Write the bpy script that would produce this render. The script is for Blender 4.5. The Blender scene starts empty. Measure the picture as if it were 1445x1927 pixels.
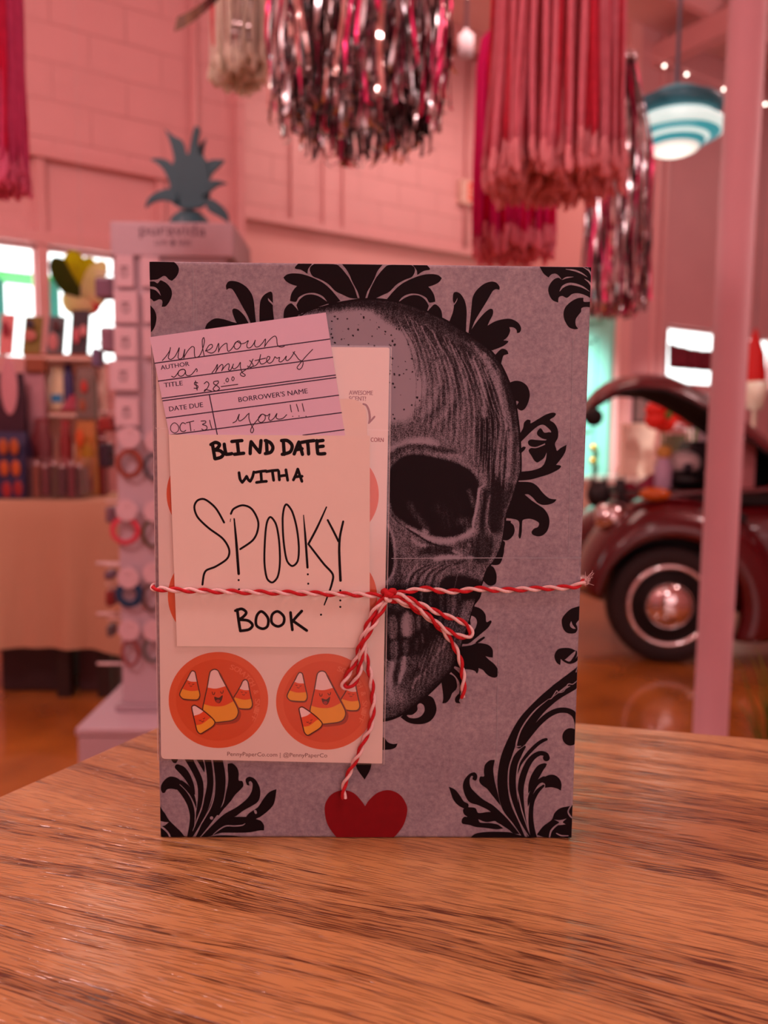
import bpy, bmesh, math, random
import numpy as np
from mathutils import Vector, Matrix
from mathutils.geometry import tessellate_polygon

random.seed(7)
S = bpy.context.scene
COL = S.collection
PI = math.pi

# ------------------------------------------------------------------ camera
F_PX, CX, CY = 1448.0, 722.5, 963.5
TZ = 1.05                                   # height of the counter top
CAM = Vector((0.00111, -0.27070, TZ + 0.14722))
PITCH, YAW, ROLL = 0.09726, -0.01497, 0.00947
_f = Vector((-math.sin(YAW) * math.cos(PITCH), math.cos(YAW) * math.cos(PITCH), -math.sin(PITCH)))
_r0 = Vector((math.cos(YAW), math.sin(YAW), 0))
_u0 = _r0.cross(_f)
_r = math.cos(ROLL) * _r0 + math.sin(ROLL) * _u0
_u = -math.sin(ROLL) * _r0 + math.cos(ROLL) * _u0
cd = bpy.data.cameras.new('camera')
cam = bpy.data.objects.new('camera', cd)
COL.objects.link(cam)
cam.matrix_world = Matrix(((_r.x, _u.x, -_f.x, CAM.x), (_r.y, _u.y, -_f.y, CAM.y), (_r.z, _u.z, -_f.z, CAM.z), (0, 0, 0, 1)))
cd.sensor_fit = 'VERTICAL'
cd.sensor_height = 34.6
cd.sensor_width = 34.6 * 0.75
cd.lens = 34.6 * F_PX / 1927
cd.clip_start = 0.01
cd.dof.use_dof = True
cd.dof.focus_distance = 0.258
cd.dof.aperture_fstop = cd.lens / 2.6
S.camera = cam

# ------------------------------------------------------------------ exposure, world
S.view_settings.view_transform = 'Standard'
S.view_settings.look = 'None'
S.view_settings.gamma = 1.0
S.view_settings.use_curve_mapping = False
S.view_settings.exposure = 0.0
w = bpy.data.worlds.new('daylight')
S.world = w
w.use_nodes = True
bg = w.node_tree.nodes['Background']
bg.inputs[0].default_value = (0.93, 1.0, 0.98, 1)
bg.inputs[1].default_value = 3.2

# frame of the long wall: u along it, v towards the room, z up
WA = math.atan2(.52, .854)
WD = Vector((math.cos(WA), math.sin(WA), 0))
WN = Vector((math.sin(WA), -math.cos(WA), 0))
P0 = Vector((-2.1, 3.93, 0))
def wp(u, v, z):
    p = P0 + WD * u + WN * v
    return Vector((p.x, p.y, z))

def area(name, loc, target, sx, sy, watts, col):
    l = bpy.data.lights.new(name, 'AREA')
    l.shape = 'RECTANGLE'; l.size = sx; l.size_y = sy; l.energy = watts; l.color = col
    o = bpy.data.objects.new(name, l); COL.objects.link(o)
    o.location = loc
    o.rotation_euler = (Vector(target) - Vector(loc)).to_track_quat('-Z', 'Y').to_euler()
    return o

PINK = (1.0, 0.62, 0.60)
FRONT = (1.0, 0.66, 0.66)
def fill_point(name, loc, watts, col, r=.16):
    l = bpy.data.lights.new(name, 'POINT'); l.energy = watts; l.color = col; l.shadow_soft_size = r
    o = bpy.data.objects.new(name, l); COL.objects.link(o); o.location = loc
    return o
# added unseen fill: a soft area behind the photographer and points overhead
area('front_fill', wp(-.8, 7.7, 1.5), wp(-.4, 4.0, 1.1), 4.2, 2.4, 42, FRONT)
fill_point('fill_point_c', wp(.1, 5.5, 3.2), 46, FRONT, .2)
fill_point('fill_point_a', wp(-1.6, 3.4, 3.5), 135, PINK, .2)
fill_point('fill_point_b', wp(4.4, 3.6, 3.75), 84, PINK, .2)
area('recess_fill', wp(3.4, .1, 4.15), wp(3.4, -.6, 1.6), 2.6, .8, 28, (1.0, .66, .58))  # added to brighten the recess wall, no fixture known there
area('counter_fill', wp(6.9, 1.6, 4.1), wp(5.4, .4, .8), 1.4, 1.0, 6, (1.0, .86, .80))  # added fill over the counter side, no fixture known
def spot(loc, target, watts, deg, col):
    l = bpy.data.lights.new('fill_spot_beam', 'SPOT'); l.energy = watts; l.spot_size = math.radians(deg); l.spot_blend = .8; l.shadow_soft_size = .08; l.color = col
    o = bpy.data.objects.new('fill_spot_beam', l); COL.objects.link(o)
    o.location = loc; o.rotation_euler = (target - loc).to_track_quat('-Z', 'Y').to_euler()
spot(wp(3.3, -.1, 3.95), wp(4.95, -.62, .95), 1300, 30, (.95, 1.0, .98))  # added to brighten the mint door
spot(wp(5.6, 2.2, 4.2), wp(5.5, .2, .95), 620, 26, (1.0, .93, .86))  # added to brighten the counter and the wall behind it
# ------------------------------------------------------------------ pixel rays of the photograph
def ray(px, py):
    return _r * ((px - CX) / F_PX) - _u * ((py - CY) / F_PX) + _f
def at_y(px, py, y):
    d = ray(px, py); t = (y - CAM.y) / d.y
    return CAM + d * t
def at_z(px, py, z):
    d = ray(px, py); t = (z - CAM.z) / d.z
    return CAM + d * t
def at_wall(px, py, v=0.0):
    d = ray(px, py); q = P0 + WN * v
    t = (q - CAM).dot(WN) / d.dot(WN)
    p = CAM + d * t
    return (p - P0).dot(WD), p.z
def px_size(npx, y):
    return npx / F_PX * (y - CAM.y)

# ------------------------------------------------------------------ materials
def lin(c):
    return tuple((x / 12.92 if x <= .04045 else ((x + .055) / 1.055) ** 2.4) for x in [v / 255 for v in c])
MATS = {}
def mat(name, rgb, rough=.6, metal=0.0, var=.08, scale=30., bump=0.0, emit=0.0, spec=.5, coat=0.0, alpha=1.0, emit_rgb=None, sheen=0.0, trans=0.0):
    """Principled material whose colour is broken up a little by noise. rgb in 0..255 (as painted)."""
    if name in MATS: return MATS[name]
    m = bpy.data.materials.new(name); m.use_nodes = True
    nt = m.node_tree; b = nt.nodes['Principled BSDF']
    c = lin(rgb)
    tc = nt.nodes.new('ShaderNodeTexCoord')
    n = nt.nodes.new('ShaderNodeTexNoise'); n.inputs['Scale'].default_value = scale; n.inputs['Detail'].default_value = 4
    nt.links.new(tc.outputs['Object'], n.inputs['Vector'])
    mx = nt.nodes.new('ShaderNodeMix'); mx.data_type = 'RGBA'
    mx.inputs[6].default_value = tuple(max(0, x * (1 - var)) for x in c) + (1,)
    mx.inputs[7].default_value = tuple(min(1, x * (1 + var)) for x in c) + (1,)
    nt.links.new(n.outputs['Fac'], mx.inputs[0])
    nt.links.new(mx.outputs[2], b.inputs['Base Color'])
    b.inputs['Roughness'].default_value = rough; b.inputs['Metallic'].default_value = metal
    b.inputs['Specular IOR Level'].default_value = spec
    b.inputs['Coat Weight'].default_value = coat
    b.inputs['Alpha'].default_value = alpha
    b.inputs['Transmission Weight'].default_value = trans
    if sheen: b.inputs['Sheen Weight'].default_value = sheen
    if emit:
        b.inputs['Emission Color'].default_value = (lin(emit_rgb) if emit_rgb else c) + (1,)
        b.inputs['Emission Strength'].default_value = emit
    if bump:
        bp = nt.nodes.new('ShaderNodeBump'); bp.inputs['Strength'].default_value = bump; bp.inputs['Distance'].default_value = .002
        nt.links.new(n.outputs['Fac'], bp.inputs['Height']); nt.links.new(bp.outputs[0], b.inputs['Normal'])
    MATS[name] = m
    return m
def clear(name, gloss=.08, rough=.08, tint=(1, 1, 1)):
    """Clear film or thin glass: mostly see-through with a surface reflection."""
    if name in MATS: return MATS[name]
    m = bpy.data.materials.new(name); m.use_nodes = True
    nt = m.node_tree; nt.nodes.remove(nt.nodes['Principled BSDF'])
    t = nt.nodes.new('ShaderNodeBsdfTransparent'); t.inputs[0].default_value = tint + (1,)
    g = nt.nodes.new('ShaderNodeBsdfGlossy'); g.inputs['Roughness'].default_value = rough
    fr = nt.nodes.new('ShaderNodeLayerWeight'); fr.inputs[0].default_value = .5
    pw = nt.nodes.new('ShaderNodeMath'); pw.operation = 'POWER'; pw.inputs[1].default_value = 4
    nt.links.new(fr.outputs['Facing'], pw.inputs[0])
    ad = nt.nodes.new('ShaderNodeMath'); ad.operation = 'MULTIPLY_ADD'; ad.inputs[1].default_value = .5; ad.inputs[2].default_value = gloss
    nt.links.new(pw.outputs[0], ad.inputs[0])
    mx = nt.nodes.new('ShaderNodeMixShader')
    nt.links.new(ad.outputs[0], mx.inputs[0]); nt.links.new(t.outputs[0], mx.inputs[1]); nt.links.new(g.outputs[0], mx.inputs[2])
    nt.links.new(mx.outputs[0], nt.nodes['Material Output'].inputs[0])
    MATS[name] = m
    return m

def yarn_mat(name, rgb, var=.2):
    """Soft fibre that lets some light through."""
    if name in MATS: return MATS[name]
    m = bpy.data.materials.new(name); m.use_nodes = True
    nt = m.node_tree; nt.nodes.remove(nt.nodes['Principled BSDF']); c = lin(rgb)
    tc = nt.nodes.new('ShaderNodeTexCoord'); n = nt.nodes.new('ShaderNodeTexNoise'); n.inputs['Scale'].default_value = 60
    nt.links.new(tc.outputs['Object'], n.inputs['Vector'])
    mx = nt.nodes.new('ShaderNodeMix'); mx.data_type = 'RGBA'; nt.links.new(n.outputs['Fac'], mx.inputs[0])
    mx.inputs[6].default_value = tuple(x * (1 - var) for x in c) + (1,); mx.inputs[7].default_value = tuple(min(1, x * (1 + var)) for x in c) + (1,)
    d = nt.nodes.new('ShaderNodeBsdfDiffuse'); t = nt.nodes.new('ShaderNodeBsdfTranslucent'); s = nt.nodes.new('ShaderNodeMixShader'); s.inputs[0].default_value = .6
    for q in (d, t): nt.links.new(mx.outputs[2], q.inputs[0])
    nt.links.new(d.outputs[0], s.inputs[1]); nt.links.new(t.outputs[0], s.inputs[2]); nt.links.new(s.outputs[0], nt.nodes['Material Output'].inputs[0])
    MATS[name] = m
    return m

# ------------------------------------------------------------------ objects
OFF = {}
def tag(o, label, cat, group=None, kind=None):
    if label: o['label'] = label
    if cat: o['category'] = cat
    if group: o['group'] = group
    if kind: o['kind'] = kind
    return o
def thing(name, label, cat, loc=(0, 0, 0), rz=0, group=None):
    o = bpy.data.objects.new(name, None); COL.objects.link(o)
    o.empty_display_size = .05
    o.location = loc; o.rotation_euler = (0, 0, rz)
    OFF[o.name] = Vector(loc) if rz == 0 else Vector((0, 0, 0))
    return tag(o, label, cat, group)

def catmull(pts, n=6, closed=True):
    """Smooth curve through pts; a point given twice in a row is a sharp corner."""
    P = [Vector(p[:2]) for p in pts] if len(pts[0]) == 2 else [Vector(p) for p in pts]
    m = len(P); out = []
    rng = range(m) if closed else range(m - 1)
    for i in rng:
        p1, p2 = P[i], P[(i + 1) % m]
        if (p1 - p2).length < 1e-9: continue
        p0 = P[i - 1] if (closed or i > 0) else p1
        p3 = P[(i + 2) % m] if (closed or i + 2 < m) else p2
        m1 = (p2 - p0) * .5; m2 = (p3 - p1) * .5
        if (p1 - p0).length < 1e-9: m1 = (p2 - p1) * .5
        if (p3 - p2).length < 1e-9: m2 = (p2 - p1) * .5
        L = (p2 - p1).length
        if m1.length > L: m1 = m1 * (L / m1.length)
        if m2.length > L: m2 = m2 * (L / m2.length)
        for k in range(n):
            t = k / n
            out.append(p1 * (2*t**3 - 3*t**2 + 1) + m1 * (t**3 - 2*t**2 + t) + p2 * (-2*t**3 + 3*t**2) + m2 * (t**3 - t**2))
    if not closed: out.append(P[-1])
    return out

class MB:
    def __init__(self): self.v = []; self.f = []; self.m = []; self.sm = []
    def add(self, vs, fs, mi=0, smooth=False):
        b = len(self.v); self.v += [Vector(p) for p in vs]
        for f in fs: self.f.append([b + i for i in f]); self.m.append(mi); self.sm.append(smooth)
        return self
    def box(self, a, b, mi=0):
        x0, y0, z0 = a; x1, y1, z1 = b
        return self.add([(x0,y0,z0),(x1,y0,z0),(x1,y1,z0),(x0,y1,z0),(x0,y0,z1),(x1,y0,z1),(x1,y1,z1),(x0,y1,z1)],
            [(0,3,2,1),(4,5,6,7),(0,1,5,4),(1,2,6,5),(2,3,7,6),(3,0,4,7)], mi)
    def cbox(self, c, s, mi=0, rz=0, rx=0, ry=0):
        M = Matrix.Translation(c) @ Matrix.Rotation(rz, 4, 'Z') @ Matrix.Rotation(ry, 4, 'Y') @ Matrix.Rotation(rx, 4, 'X')
        h = [x / 2 for x in s]
        t = MB().box([-x for x in h], h)
        return self.add([M @ p for p in t.v], t.f, mi)
    def lathe(self, prof, c=(0, 0, 0), n=24, mi=0, axis='Z', M=None, smooth=True, caps=True):
        vs = []; fs = []
        for r, z in prof:
            for k in range(n):
                a = 2 * PI * k / n
                p = Vector((r * math.cos(a), r * math.sin(a), z))
                if axis == 'Y': p = Vector((p.x, p.z, p.y))
                if axis == 'X': p = Vector((p.z, p.x, p.y))
                vs.append((M @ p if M else p) + Vector(c))
        for i in range(len(prof) - 1):
            for k in range(n):
                fs.append((i*n+k, i*n+(k+1) % n, (i+1)*n+(k+1) % n, (i+1)*n+k))
        if caps and prof[0][0] > 1e-6: fs.append(tuple(reversed(range(n))))
        if caps and prof[-1][0] > 1e-6: fs.append(tuple((len(prof)-1)*n + k for k in range(n)))
        return self.add(vs, fs, mi, smooth)
    def ball(self, c, r, mi=0, n=14, sc=(1, 1, 1)):
        prof = [(max(1e-7, math.sin(PI*i/n)), -math.cos(PI*i/n)) for i in range(n + 1)]
        M = Matrix.Diagonal((r*sc[0], r*sc[1], r*sc[2], 1))
        return self.lathe(prof, c, n + 4, mi, M=M)
    def tube(self, path, r, n=6, mi=0, caps=True, closed=False):
        P = [Vector(p) for p in path]; m = len(P)
        R = r if isinstance(r, (list, tuple)) else [r] * m
        vs = []; fs = []
        t = (P[1] - P[0]).normalized()
        a = Vector((0, 0, 1)) if abs(t.z) < .9 else Vector((1, 0, 0))
        nrm = t.cross(a).normalized()
        for i in range(m):
            tn = (P[(i+1) % m] - P[i-1]) if (closed or 0 < i < m-1) else (P[min(i+1, m-1)] - P[max(i-1, 0)])
            if tn.length > 1e-12: t = tn.normalized()
            nrm = (nrm - t * nrm.dot(t)).normalized(); bn = t.cross(nrm)
            for k in range(n):
                an = 2*PI*k/n
                vs.append(P[i] + (nrm * math.cos(an) + bn * math.sin(an)) * R[i])
        for i in range(m if closed else m - 1):
            j = (i + 1) % m
            for k in range(n):
                fs.append((i*n+k, i*n+(k+1) % n, j*n+(k+1) % n, j*n+k))
        if caps and not closed:
            fs.append(tuple(reversed(range(n)))); fs.append(tuple((m-1)*n+k for k in range(n)))
        return self.add(vs, fs, mi, True)
    def extrude(self, pts, d, mi=0):
        """Closed 3-D outline pushed along vector d."""
        P = [Vector(p) for p in pts]; n = len(P); d = Vector(d)
        tri = tessellate_polygon([P])
        vs = P + [p + d for p in P]
        fs = [tuple(t) for t in tri] + [tuple(n + i for i in reversed(t)) for t in tri]
        fs += [(i, (i+1) % n, n + (i+1) % n, n + i) for i in range(n)]
        return self.add(vs, fs, mi)
    def strip(self, path, width, nrm, mi=0):
        """A flat ribbon along a path, nrm = side vector(s)."""
        P = [Vector(p) for p in path]; m = len(P); vs = []
        for i, p in enumerate(P):
            s = nrm[i] if isinstance(nrm, list) else Vector(nrm)
            w_ = width[i] if isinstance(width, list) else width
            vs += [p - s * w_ / 2, p + s * w_ / 2]
        return self.add(vs, [(2*i, 2*i+1, 2*i+3, 2*i+2) for i in range(m-1)], mi, True)
    def build(self, name, mats, parent=None, bevel=0.0, matrix=None, fix=True):
        me = bpy.data.meshes.new(name)
        off = OFF.get(parent.name, Vector((0, 0, 0))) if parent is not None else Vector((0, 0, 0))
        me.from_pydata([tuple(p - off) for p in self.v], [], self.f)
        ms = mats if isinstance(mats, (list, tuple)) else [mats]
        for x in ms: me.materials.append(x)
        if len(ms) > 1: me.polygons.foreach_set('material_index', self.m)
        me.polygons.foreach_set('use_smooth', self.sm)
        if fix:
            bm = bmesh.new(); bm.from_mesh(me)
            bmesh.ops.recalc_face_normals(bm, faces=bm.faces); bm.to_mesh(me); bm.free()
        me.update()
        o = bpy.data.objects.new(name, me); COL.objects.link(o)
        if parent is not None: o.parent = parent; OFF[o.name] = off
        if matrix is not None: o.matrix_world = matrix
        if bevel:
            md = o.modifiers.new('bevel', 'BEVEL'); md.width = bevel; md.segments = 3; md.limit_method = 'ANGLE'
        return o

def struct(name, mb, m, label, wall=True):
    o = mb.build(name, m, matrix=WM if wall else None)
    o['kind'] = 'structure'; o['label'] = label
    return o
# wall frame as a matrix: local (u, -v, z)
WM = Matrix.Translation(P0) @ Matrix.Rotation(WA, 4, 'Z')

def text_mesh(body):
    cu = bpy.data.curves.new('t', 'FONT'); cu.body = body; cu.size = 1; cu.resolution_u = 3
    o = bpy.data.objects.new('t', cu)
    COL.objects.link(o)
    dg = bpy.context.evaluated_depsgraph_get()
    me = bpy.data.meshes.new_from_object(o.evaluated_get(dg))
    vs = [v.co.copy() for v in me.vertices]; fs = [list(p.vertices) for p in me.polygons]
    bpy.data.objects.remove(o); bpy.data.curves.remove(cu); bpy.data.meshes.remove(me)
    x0 = min(v.x for v in vs); x1 = max(v.x for v in vs); y0 = min(v.y for v in vs); y1 = max(v.y for v in vs)
    return vs, fs, (x0, x1, y0, y1)
# ------------------------------------------------------------------ the shop: floor, walls, ceiling
def wall_mat(name, rgb, block=None, siding=0.0, rough=.55):
    m = bpy.data.materials.new(name); m.use_nodes = True
    nt = m.node_tree; b = nt.nodes['Principled BSDF']; L = nt.links.new
    c = lin(rgb)
    tc = nt.nodes.new('ShaderNodeTexCoord'); sp = nt.nodes.new('ShaderNodeSeparateXYZ'); L(tc.outputs['Object'], sp.inputs[0])
    cb = nt.nodes.new('ShaderNodeCombineXYZ'); L(sp.outputs[0], cb.inputs[0]); L(sp.outputs[2], cb.inputs[1])
    ns = nt.nodes.new('ShaderNodeTexNoise'); ns.inputs['Scale'].default_value = 3; ns.inputs['Detail'].default_value = 5
    L(tc.outputs['Object'], ns.inputs['Vector'])
    mx = nt.nodes.new('ShaderNodeMix'); mx.data_type = 'RGBA'; L(ns.outputs['Fac'], mx.inputs[0])
    mx.inputs[6].default_value = tuple(x * .93 for x in c) + (1,); mx.inputs[7].default_value = tuple(min(1, x * 1.06) for x in c) + (1,)
    out = mx.outputs[2]
    if block:
        br = nt.nodes.new('ShaderNodeTexBrick'); L(cb.outputs[0], br.inputs['Vector'])
        br.inputs['Scale'].default_value = 1; br.inputs['Brick Width'].default_value = block[0]; br.inputs['Row Height'].default_value = block[1]
        br.inputs['Mortar Size'].default_value = .006; br.inputs['Mortar Smooth'].default_value = .6
        m2 = nt.nodes.new('ShaderNodeMix'); m2.data_type = 'RGBA'; m2.blend_type = 'MULTIPLY'
        mm = nt.nodes.new('ShaderNodeMath'); mm.operation = 'MULTIPLY'; mm.inputs[1].default_value = .75
        rp = nt.nodes.new('ShaderNodeMapRange'); rp.inputs[1].default_value = .38; rp.inputs[2].default_value = .6
        L(ns.outputs['Fac'], rp.inputs[0]); mm2 = nt.nodes.new('ShaderNodeMath'); mm2.operation = 'MULTIPLY'
        L(br.outputs['Fac'], mm2.inputs[0]); L(rp.outputs[0], mm2.inputs[1]); L(mm2.outputs[0], mm.inputs[0])
        L(mm.outputs[0], m2.inputs[0]); L(out, m2.inputs[6]); m2.inputs[7].default_value = (.72, .62, .62, 1)
        out = m2.outputs[2]
        bp = nt.nodes.new('ShaderNodeBump'); bp.inputs['Strength'].default_value = .6; bp.inputs['Distance'].default_value = .006; bp.invert = True
        L(br.outputs['Fac'], bp.inputs['Height']); L(bp.outputs[0], b.inputs['Normal'])
    if siding:
        wv = nt.nodes.new('ShaderNodeMath'); wv.operation = 'FRACT'; dv = nt.nodes.new('ShaderNodeMath'); dv.operation = 'DIVIDE'
        dv.inputs[1].default_value = siding; L(sp.outputs[2], dv.inputs[0]); L(dv.outputs[0], wv.inputs[0])
        bp = nt.nodes.new('ShaderNodeBump'); bp.inputs['Strength'].default_value = .8; bp.inputs['Distance'].default_value = .02; bp.invert = True
        L(wv.outputs[0], bp.inputs['Height']); L(bp.outputs[0], b.inputs['Normal'])
    L(out, b.inputs['Base Color']); b.inputs['Roughness'].default_value = rough
    return m
M_BLOCK = wall_mat('pink_painted_block', (226, 172, 172), (.40, .20))
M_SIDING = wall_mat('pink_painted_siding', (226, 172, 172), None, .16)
M_WALL = wall_mat('pink_painted_plaster', (232, 176, 172))
M_TRIM = mat('pink_gloss_paint', (224, 168, 168), .4, var=.04, scale=8)
M_GLASS = clear('window_glass', .04, .02)
U0, U1, V1, H = -4.5, 9.5, 8.0, 4.7
RV = -1.2          # depth of the recess in the long wall

def floor_mat():
    m = bpy.data.materials.new('polished_brown_floor'); m.use_nodes = True
    nt = m.node_tree; b = nt.nodes['Principled BSDF']; L = nt.links.new
    tc = nt.nodes.new('ShaderNodeTexCoord'); n = nt.nodes.new('ShaderNodeTexNoise')
    n.inputs['Scale'].default_value = 2.2; n.inputs['Detail'].default_value = 6; L(tc.outputs['Object'], n.inputs['Vector'])
    r = nt.nodes.new('ShaderNodeValToRGB'); L(n.outputs['Fac'], r.inputs[0])
    r.color_ramp.elements[0].position = .3; r.color_ramp.elements[0].color = lin((136, 78, 32)) + (1,)
    r.color_ramp.elements[1].position = .7; r.color_ramp.elements[1].color = lin((196, 122, 50)) + (1,)
    L(r.outputs[0], b.inputs['Base Color']); b.inputs['Roughness'].default_value = .22; b.inputs['Coat Weight'].default_value = .8; b.inputs['Coat Roughness'].default_value = .07
    return m
struct('floor', MB().box((U0, -V1, -.1), (U1, -RV, 0)), floor_mat(), 'polished brown concrete floor of the shop')
struct('ceiling', MB().box((U0, -V1, H), (U1, -RV, H + .1)), wall_mat('pale_pink_ceiling', (242, 198, 194)), 'pink painted ceiling above the rafters')
T = .18
def wbox(mb, u0, u1, z0, z1, v0=0.0, v1=-T):
    return mb.box((u0, -v0, z0), (u1, -v1, z1))
mb = MB()
WX0, WX1, WZ0, WZ1 = -1.6, 1.02, 1.60, 2.72
wbox(mb, U0, WX0, 0, H); wbox(mb, WX1, 1.49, 0, H); wbox(mb, WX0, WX1, 0, WZ0); wbox(mb, WX0, WX1, WZ1, H)
struct('wall_left', mb, M_BLOCK, 'pink block wall with a strip of windows behind the shop tables')
struct('wall_recess_left', MB().box((1.31, T, 0), (1.49, -RV + T, H)), M_BLOCK, 'pink end wall of the recess')
struct('wall_middle', MB().box((1.49, -RV, 0), (4.97, -RV + T, H)), M_WALL, 'bright pink plain wall of the recess')
struct('wall_middle_upper', MB().box((1.49, -RV - .06, 2.92), (4.97, -RV, H)), M_BLOCK, 'pink block band above the ledge of the recess')
# right: return wall with the door opening, then the wall with windows
mb = MB()
mb.box((4.97, 0.0, 0), (5.10, .14, H)); mb.box((4.97, 1.06, 0), (5.10, -RV, H)); mb.box((4.97, .14, 2.24), (5.10, 1.06, H))
struct('wall_recess_right', mb, M_WALL, 'pink return wall around the mint door')
mb = MB()
RX0, RX1, RZ0, RZ1 = 5.605, 7.45, 1.70, 2.245
wbox(mb, 5.10, RX0, 0, H); wbox(mb, RX1, U1, 0, H); wbox(mb, RX0, RX1, 0, RZ0); wbox(mb, RX0, RX1, RZ1, H)
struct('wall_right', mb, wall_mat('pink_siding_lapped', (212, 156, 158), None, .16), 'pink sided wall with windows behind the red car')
struct('wall_far_left', MB().box((U0 - T, -V1, 0), (U0, T, H)), M_BLOCK, 'pink end wall out of view')
struct('wall_far_right', MB().box((U1, -V1, 0), (U1 + T, T, H)), M_BLOCK, 'pink end wall beyond the car')
struct('wall_front', MB().box((U0, -V1 - T, 0), (U1, -V1, H)), M_WALL, 'pink wall behind the photographer')

# siding panels over the strip of windows, mullions, frames and panes
mull = [-1.575, -.935, -.305, .325, .985]
mb = MB()
for a, b in zip(mull[:-1], mull[1:]): mb.box((a + .026, .035, 2.30), (b - .026, .07, 2.69))
struct('trim_1', mb, M_SIDING, 'pink siding infill panels over the windows')
mb = MB()
for x in mull: mb.box((x - .026, .0, WZ0), (x + .026, .12, 2.69))
struct('trim_2', mb, M_TRIM, 'pink upright mullions between the windows')
struct('trim_3', MB().box((WX0 - .03, -.03, 2.69), (WX1 + .03, .12, 2.745)).box((WX0, -.012, 2.235), (WX1, .1, 2.30)), M_TRIM, 'pink beam along the top of the window strip')
k = 1
for a, b in zip(mull[:-1], mull[1:]):
    mb = MB()
    for x0, x1, z0, z1 in ((a+.026, b-.026, WZ0, WZ0+.02), (a+.026, b-.026, 2.215, 2.235), (a+.026, a+.04, WZ0, 2.235), (b-.04, b-.026, WZ0, 2.235)):
        mb.box((x0, .06, z0), (x1, .10, z1))
    fr = struct('window_%d' % k, mb, M_TRIM, 'daylit window of the pink left wall')
    p = MB().box((a+.026, .078, WZ0), (b-.026, .082, 2.235)).build('pane', M_GLASS, fr)
    k += 1
for a, b in ((RX0, 6.52), (6.58, RX1)):
    mb = MB()
    for x0, x1, z0, z1 in ((a, b, RZ0, RZ0+.03), (a, b, RZ1-.025, RZ1), (a, a+.03, RZ0, RZ1), (b-.03, b, RZ0, RZ1)):
        mb.box((x0, .05, z0), (x1, .10, z1))
    fr = struct('window_%d' % k, mb, M_TRIM, 'daylit window of the pink right wall')
    MB().box((a, .073, RZ0), (b, .077, RZ1)).build('pane', M_GLASS, fr)
    k += 1
struct('trim_4', MB().box((6.52, 0, RZ0), (6.58, .12, RZ1)), M_TRIM, 'pink mullion of the right windows')
# battens, ledge, conduits
mb = MB()
for u in (5.38, 5.48): mb.box((u - .02, -.025, 0), (u + .02, 0, H))
struct('trim_5', mb, M_TRIM, 'pink vertical battens beside the mint door')
struct('trim_6', MB().box((1.49, -RV - .09, 2.88), (4.97, -RV, 2.93)), M_TRIM, 'pink ledge across the recess wall')
mb = MB()
for px, w_ in ((545, .05), (603, .03), (640, .03)):
    u, _ = at_wall(px, 300, RV); mb.box((u - w_/2, -RV - .09, 2.93), (u + w_/2, -RV - .06, H))
struct('trim_7', mb, M_TRIM, 'pink uprights on the recess wall')
u, _ = at_wall(362, 200, 0)
struct('trim_8', MB().lathe([(.022, 0), (.022, H)], (u, -.03, 0), 12).lathe([(.03, 2.86), (.03, 2.92)], (u, -.03, 0), 12), M_TRIM, 'pink pipe running up the left wall')
u, _ = at_wall(868, 300, RV)
struct('trim_9', MB().lathe([(.018, 2.95), (.018, H)], (u, -RV - .09, 0), 10), M_TRIM, 'pink conduit on the recess wall')
u, _ = at_wall(445, 200, 0)
struct('trim_10', MB().box((u - .02, -.05, 0), (1.49, 0, H)), M_BLOCK, 'pink pilaster at the end of the left wall')

# rafters and girders
mb = MB()
v = -.9
while v < 6.5:
    mb.box((1.0, -v - .03, H - .14), (U1, -v + .03, H)); v += .72
struct('ceiling_rafters', mb, M_TRIM, 'pink rafters under the ceiling')
mb = MB()
for u in (2.6, 5.3, 7.9): mb.box((u - .07, -6.5, H - .32), (u + .07, -RV, H - .14))
struct('ceiling_girders', mb, M_TRIM, 'pink girders under the rafters')

# round column
struct('column', MB().lathe([(.09, 0), (.09, .012), (.052, .013), (.052, H)], (1.088, 2.1, 0), 40), mat('pink_column_paint', (202, 152, 158), .55, var=.05, scale=5, spec=.25), 'pink round steel column', wall=False)

# mint door in the return wall
M_MINT = mat('mint_paint', (136, 224, 204), .4, var=.04, scale=6)
M_BRASS = mat('brass', (226, 178, 70), .25, metal=1.0, var=.05)
door = struct('door_1', MB().box((4.955, .14, .01), (5.0, 1.06, 2.24)), M_MINT, 'mint green panelled door')
for z0, z1 in ((.18, .72), (.84, 1.30), (1.42, 2.10)):
    for y0, y1 in ((.24, .56), (.64, .96)):
        q = MB()
        for a0, a1, b0, b1 in ((y0, y1, z0, z0+.03), (y0, y1, z1-.03, z1), (y0, y0+.03, z0, z1), (y1-.03, y1, z0, z1)):
            q.box((4.94, a0, b0), (4.955, a1, b1))
        q.build('panel_moulding', M_MINT, door)
for z in (1.0, 1.12):
    MB().ball((4.915, .21, z), .032, 0, 10).lathe([(.014, 0), (.014, .045)], (4.915, .21, z), 8, 0, 'X').build('knob', M_BRASS, door)
struct('trim_11', MB().box((4.93, .06, 0), (4.97, .14, 2.32)).box((4.93, 1.06, 0), (4.97, 1.14, 2.32)).box((4.93, .06, 2.24), (4.97, 1.14, 2.32)), M_MINT, 'mint green door casing')
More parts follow.
